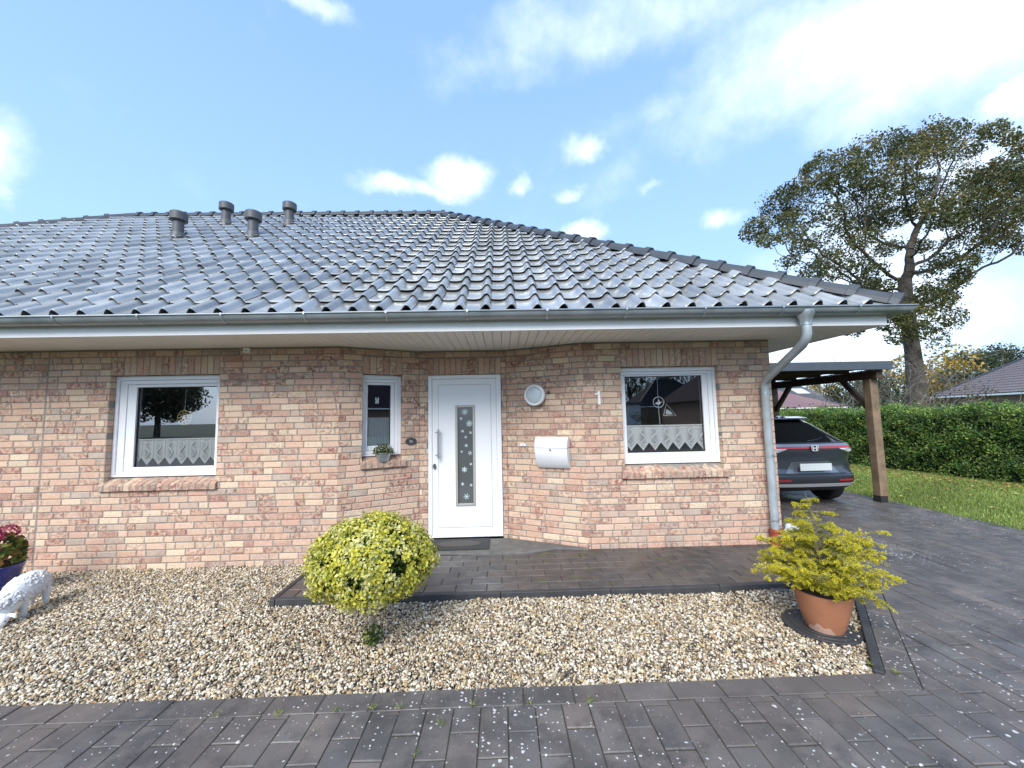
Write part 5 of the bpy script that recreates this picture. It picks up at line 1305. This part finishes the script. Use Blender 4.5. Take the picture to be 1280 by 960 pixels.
# ================================================================== TREES
def crown_leaves(m, centres, radii, per, size, pal, w, flat=.75, r=rng):
    C = []; cl = []; S = []
    for c, rad in zip(centres, radii):
        n = int(per*rad**1.6*r.choice([.25,.7,1.,1.25])) + 6; q = ball(n, inner=.15)*rad*np.array([1,1,flat]); C.append(q + c); tone = pick(pal, w, 1)[0]; cl.append(np.tile(tone*rng.uniform(.75,1.25), (n,1)))
    C = np.concatenate(C); cl = np.concatenate(cl); n = len(C)
    leaves(m, C, rng.uniform(size[0], size[1], n), cl*rng.uniform(.7,1.3,(n,1)), .62)
oak = empty('oak_tree', 'big old oak with an open spreading crown behind the hedge', 'tree')
def oak_build():
    D0 = 16.2
    cl = [(150,500,60),(230,420,70),(330,400,70),(420,470,70),(300,530,60),(480,330,70),(520,210,60),(600,180,60),(700,170,70),(640,280,80),(560,420,80),(780,230,80),(880,130,70),(960,110,60),(1040,120,60),(1130,110,50),(1190,130,35),
          (900,220,60),(1000,230,60),(840,330,60),(740,330,70),(1000,380,80),(1100,340,80),(1180,350,70),(1240,370,60),(1060,470,80),(1150,480,80),(1240,450,70),(980,480,60),(600,560,60),(520,600,70),(440,640,60),(560,680,70),(640,700,50),(380,690,60),(290,650,40),
          (880,830,80),(940,800,50),(800,880,70),(720,900,60),(880,920,50),(1000,720,40),(1240,600,30),(720,470,60),(650,480,60),(380,260,30),(400,220,20),(690,600,50),(830,600,40),(620,900,40),(560,930,40),(460,700,50),(340,600,50),(200,560,40),(1320,420,90),(1400,460,90),(1380,560,80),(1330,330,80),(1480,520,80),
          (1250,300,40),(1150,250,30),(1060,200,40),(940,180,50),(460,240,40),(430,330,50),(280,470,50),(500,520,50),(1100,420,80),(1180,420,80),(1020,300,60),(1120,280,60),(1200,270,60),(900,400,70),(880,480,60),(820,420,60),(980,560,40),(1150,540,60),(1250,180,40),(690,390,60),(600,330,60),(560,270,50),(760,180,60),(820,160,50),(410,560,50),(620,480,50),(350,350,50),(260,360,40),(1290,200,60),(1350,260,80),(1280,280,60),(900,760,55),(850,780,55),(970,860,50),(830,940,50),(780,840,60),(700,850,60),(640,820,50),(600,760,60),(680,760,50),(1010,650,50),(930,640,50),(860,690,45),(1090,590,50),(1200,560,45),(740,960,45),(900,960,40)]
    att = []; ctr = []; rad = []
    for x, y, r_ in cl:
        px, py = 900+x/3.31, 130+y/3.31; hw = 3.3 if y < 650 else 1.4
        for s in range(2):
            d = D0 + rng.uniform(-hw, hw); c = at_depth(px + rng.normal()*3, py + rng.normal()*3, d); rm = r_/3.31*d/FPX*1.0
            ctr.append(c); rad.append(rm)
            for k in range(9): att.append(c + ball(1)[0]*rm)
    b = at_depth(1148, 500, D0); b[2] = -.2; t1 = at_depth(1141, 440, D0); t2 = at_depth(1133, 385, D0); t3 = at_depth(1131, 350, D0)
    P, par = colonise(att, [b, at_depth(1146,480,D0), t1, t2, t3], step=.33, di=9., dk=.45, iters=90)
    m = MB(); rad_b, kids = branch_mesh(m, P, par, .27, rmin=.010, exp=1.7, seg=7)
    m.build('branches', M['bark'], oak)
    tr_ = MB(); tp = [b + np.array([0,0,-.1]), b + np.array([0,0,.6]), b+(t1-b)*.45, t1, t2, t3]; tp[1][2] = .6
    tr_.tube(tp, [.60,.44,.36,.265,.24,.23], 24); tr_.build('trunk', M['bark'], oak, smooth='all')
    ends = P[kids == 0]
    pal = [(.080,.094,.028),(.118,.124,.038),(.165,.15,.048),(.21,.16,.05),(.060,.072,.026)]; w_ = [5,5,3,1.6,3]
    lm = MB(); crown_leaves(lm, ctr, rad, 700, (.075,.145), pal, w_)
    crown_leaves(lm, list(ends), [.42]*len(ends), 240, (.07,.135), pal, w_)
    lm.build('crown', M['leaf'], oak)
oak_build()

def make_tree(name, label, cat, loc, h, rx, rz, pal, w, ncl=26, trunk=.25, per=60, size=(.25,.5), group=None, zc=None):
    t = empty(name, label, cat, loc, group); zc = zc or h-rz
    d = ball(ncl, inner=.25); c = d*np.array([rx,rx,rz])*.8 + np.array([0,0,zc]); rad = rng.uniform(.28,.45,ncl)*rx
    m = MB(); crown_leaves(m, list(c), list(rad), per, size, pal, w, .8); m.build('crown', M['leaf'], t)
    k = MB(); k.tube([(0,0,-.5),(.05,0,zc*.4),(0,.05,zc)], [trunk,trunk*.75,trunk*.5], 10)
    for q in c[:10]: k.tube([(0,0,zc*.55), tuple(q*np.array([.5,.5,1])-np.array([0,0,rz*.15])), tuple(q)], [trunk*.4,trunk*.25,.03], 6)
    k.build('trunk', M['bark'], t); return t
gp = ([(.045,.062,.028),(.065,.080,.035),(.09,.095,.04)], [3,3,1]); yp = ([(.34,.23,.05),(.42,.30,.06),(.24,.19,.05)], [3,2,2]); bp_ = ([(.05,.075,.05),(.07,.095,.06)], [1,1])
def far(px, d, z=-.15): r = ray(px, 500); q = CAM + r*d/r[1]; return (q[0], q[1], z)
make_tree('autumn_tree', 'tree with yellow autumn leaves behind the oak and the hedge', 'tree', far(1178,42), 8.8, 4.2, 3.4, *yp, ncl=34, per=34)
make_tree('evergreen_tree', 'blue green rounded evergreen beside the yellow autumn tree', 'tree', far(1207,38), 5.8, 2.2, 2.3, *bp_, ncl=20)
for i, (px, d, h, rx, pal, lab) in enumerate([(1222,70,12.4,5.5,gp,'green tree on the skyline left of the far tiled roof'),(1252,74,13.6,5.5,gp,'tall green tree rising behind the middle of the far tiled roof'),(1284,72,15.2,6,gp,'highest green tree behind the far roof at the right edge'),
        (1105,60,8.4,4.6,gp,'dull green tree left of the oak trunk above the carport post'),(1070,66,7.6,4.4,gp,'green tree seen under the carport roof beside its front post'),(1030,85,9.8,3.6,yp,'yellow tree seen far off under the carport roof'),(1160,75,8.6,5,gp,'grey green tree directly behind the oak trunk')]):
    make_tree('distant_tree', lab, 'tree', far(px, d), h, rx, h*.42, *pal, ncl=40, per=36, size=(.30,.6), group='trees far behind the hedge')

def bare_shrub():
    t = empty('bare_shrub', 'thin bare twigs with a few leaves in front of the oak trunk', 'shrub', far(1110, 13.6, -.1)); segs = []; tips = []
    def grow(p, d, l, r_, g):
        k = 5
        for i in range(k):
            d = unit(d + rng.normal(size=3)*.16 + np.array([0,0,.03])); q = p + d*l/k; segs.append((p, q, r_*(1-.5*i/k), r_*(1-.5*(i+1)/k))); p = q
            if g < 3 and i > 0 and rng.random() < .72: grow(p, unit(d + rng.normal(size=3)*.6), l*.55, r_*.5, g+1)
        tips.append(p)
    for i in range(15): a = rng.uniform(0, 6.28); grow(np.array([rng.normal()*.5, rng.normal()*.4, 0]), unit(np.array([math.cos(a)*.55, math.sin(a)*.4, 1.])), rng.uniform(1.9,3.0), .022, 0)
    m = MB(); frusta(m, [s[0] for s in segs], [s[1] for s in segs], [max(s[2], .006) for s in segs], [max(s[3], .005) for s in segs], 4); m.build('twigs', M['twig'], t)
    tp = np.array(tips); tp = np.repeat(tp[tp[:,2] < 2.4], 3, 0); n = len(tp); m = MB(); leaves(m, tp + rng.normal(size=(n,3))*.12, rng.uniform(.05,.10,n), pick([(.10,.11,.04),(.16,.15,.06),(.09,.08,.05)], [2,1,2], n), .6); m.build('leaves', M['leaf'], t)
bare_shrub()
# low bushes between hedge and far houses
for i, (px, d, h, rx, pal, lab) in enumerate([(1125,20,2.5,1.7,gp,'dark bush behind the hedge left of the oak trunk'),(1092,24,2.6,1.9,gp,'grey green bush behind the hedge beside the carport post'),(1003,26,2.0,1.5,gp,'low bush behind the hedge below the red tiled roof'),(1172,22,2.3,1.3,gp,'bush behind the hedge right of the oak trunk')]):
    make_tree('bush', lab, 'bush', far(px, d), h, rx, h*.45, *pal, ncl=16, per=90, size=(.10,.2), trunk=.05, group='bushes behind the hedge')

# ================================================================== FAR HOUSES
def far_house(name, label, corner, wx, wy, eave, pitch, base, roofcol, rot=0., over=.5, rm='farroof'):
    """hipped house: corner = left front eave corner, wx along, wy deep"""
    h = empty(name, label, 'house', corner); h.rotation_euler = (0, 0, rot); tp = math.tan(R(pitch)); run = min(wx, wy)/2
    m = MB(); m.box((over, over, base), (wx-over, wy-over, eave)); m.build('wall', M['farbrick'], h)
    m = MB(); rz = eave + run*tp
    pts = {'a':(0,0,eave),'b':(wx,0,eave),'c':(wx,wy,eave),'d':(0,wy,eave),'e':(run,run,rz),'f':(wx-run,run,rz)}
    if wy < wx: pts['e'], pts['f'] = (run,run,rz),(wx-run,run,rz)
    # tile rows as real steps and rolls
    def slope(p0, p1, q1, q0):
        p0, p1, q0, q1 = map(np.array, (p0, p1, q0, q1)); L0 = np.linalg.norm(p1-p0); nr = int(np.linalg.norm((q0+q1)/2-(p0+p1)/2)/.36); nc = int(L0/.30)*4
        nn_ = unit(np.cross(p1-p0, (q0+q1)/2-p0)); V = []; F = []
        hh = [0,.02,.055,.03]
        for r_ in range(nr):
            for e in (0, 1):
                t = (r_+e)/nr; a, b = p0+(q0-p0)*t, p1+(q1-p1)*t; Lr = np.linalg.norm(b-a); dr = unit(p1-p0)
                off0 = (a-p0) @ dr
                us = np.linspace(0, Lr, nc+1)
                for u in us: V.append(a + dr*u + nn_*(hh[int(round((u+off0)/.075)) % 4] + (.035 if e == 0 else 0)))
        for r_ in range(nr):
            o0 = r_*2*(nc+1)
            for i in range(nc): F.append((o0+i, o0+i+1, o0+nc+2+i, o0+nc+1+i))
            if r_ < nr-1:
                for i in range(nc): F.append((o0+nc+1+i, o0+nc+2+i, o0+2*nc+3+i, o0+2*nc+2+i))
        m.add(V, F, roofcol)
    slope(pts['a'], pts['b'], pts['f'], pts['e']); slope(pts['d'], pts['a'], pts['e'], pts['e'])
    m.add([pts[k] for k in 'abcdef'], [(1,2,5),(2,3,4,5)], roofcol)
    rf = m.build('roof', M[rm], h)
    k = MB()
    for a, b in (('a','e'),('e','f'),('d','e'),('b','f')): k.tube([np.array(pts[a])+np.array([0,0,.06]), np.array(pts[b])+np.array([0,0,.06])], .13, 8)
    k.build('ridge_tiles', M['ridge'], rf)
    g = MB(); g.box((-.03,-.10,eave-.16),(wx+.03,-.02,eave-.02)); g.box((-.10,-.10,eave-.16),(-.031,wy,eave-.02)); g.build('gutter', M['whitep'], h)
    return h, pts
hR, _ = far_house('tiled_house', 'brick house with a grey brown hipped tile roof beyond the hedge', (40.6,31.0,0), 24, 13, 2.62, 36, -.2, (.135,.115,.12), rot=R(-105))
m = MB(); m.tube([(2.0,.15,2.45),(2.0,.40,2.2),(2.0,.40,-.2)], .07, 8); m.build('downpipe', M['plaque'], hR)
m = MB(); m.box((11.2,.44,.3),(12.6,.52,1.5)); m.build('window', M['carglass'], hR)
m = MB(); m.box((11.1,.40,1.52),(12.7,.5,1.6)); m.build('window_head', M['whitep'], hR)
h2, _ = far_house('red_roofed_house', 'far house with a faded red tiled hip roof seen under the carport', (25.5,44.0,0), 18.5, 12, 1.95, 26, -.4, (.20,.125,.135))
h2.rotation_euler = (0, 0, 0)
m = MB(); tp = math.tan(R(26)); r_ = ray(1000, 490); s_ = (1.95 - 44*tp - CAM[2] + CAM[1]*tp)/(r_[2] - r_[1]*tp); q_ = CAM + r_*s_; x0, y0 = q_[0]-25.5, q_[1]-44
m.add([(x0-.9,y0-.8,1.95+(y0-.8)*tp+.15),(x0+.9,y0-.8,1.95+(y0-.8)*tp+.15),(x0+.9,y0+.8,1.95+(y0+.8)*tp+.15),(x0-.9,y0+.8,1.95+(y0+.8)*tp+.15)], [(0,1,2,3)]); m.build('skylight', M['bag'], h2)
h3, _ = far_house('grey_roofed_house', 'distant house with a dark grey roof behind the red tiled roof', (44.5,62.0,0), 16, 11, 2.6, 36, -.3, (.07,.075,.085))

# ================================================================== WHAT THE WINDOW PANES MIRROR (across the street, behind the camera)
mt = make_tree('street_tree', 'broad dark tree across the street mirrored in the left window', 'tree', (-42.5,-44,-.15), 8.4, 4.6, 3.3, [(.035,.045,.02),(.05,.06,.025),(.07,.065,.03)], [3,2,1], ncl=60, per=75, size=(.25,.45), trunk=.38, zc=4.9)
make_tree('street_tree', 'smaller dark tree beside the broad one mirrored in the left window', 'tree', (-49.5,-44,-.15), 7.6, 2.6, 2.6, [(.035,.045,.02),(.05,.06,.025)], [3,2], ncl=26, per=75, size=(.25,.45), trunk=.3, zc=4.9)
nh, _ = far_house('plum_roofed_house', 'house across the street with a dark plum roof mirrored in the narrow window', (32.3,-29,0), 14, 12, 2.7, 41, -.2, (.030,.022,.030), rot=R(180), rm='matroof')
dh, _ = far_house('dark_roofed_house', 'house across the street with a slate dark roof mirrored in the right window', (34,-55,0), 13, 10, 2.7, 42, -.2, (.026,.030,.038), rot=R(180), rm='matroof')
gh = empty('white_garage', 'pale clapboard garage across the street mirrored in the right window', 'garage', (17,-50,0))
m = MB()
for i in range(16): m.box((-2.6,-.02-.012*(i % 2),i*.18),(2.6,.05,i*.18+.17))
m.box((-2.6,-5,-.1),(2.6,-.03,2.88)); m.build('wall', M['whitep'], gh)
m = MB(); m.box((-2.9,-5.3,2.89),(2.9,.35,3.25)); m.build('roof', M['roofsheet'], gh, bevel=.03)
for i, (x, y, h) in enumerate([(20,-78,12),(28,-80,13.5),(37,-78,12.5),(45,-76,11.5),(13,-74,10.5)]):
    make_tree('backdrop_tree', 'dark tree behind the houses across the street mirrored in the right window', 'tree', (x,y,-.15), h, 5.6, 4.6, [(.030,.042,.018),(.045,.055,.022)], [1,1], ncl=30, per=22, size=(.35,.7), group='trees mirrored in the right window')
make_tree('garden_bush', 'leafy bush in front of the garage mirrored in the right window', 'bush', (17.5,-42,-.1), 2.6, 2.0, 1.2, *gp, ncl=16, per=60, size=(.12,.25), trunk=.06)
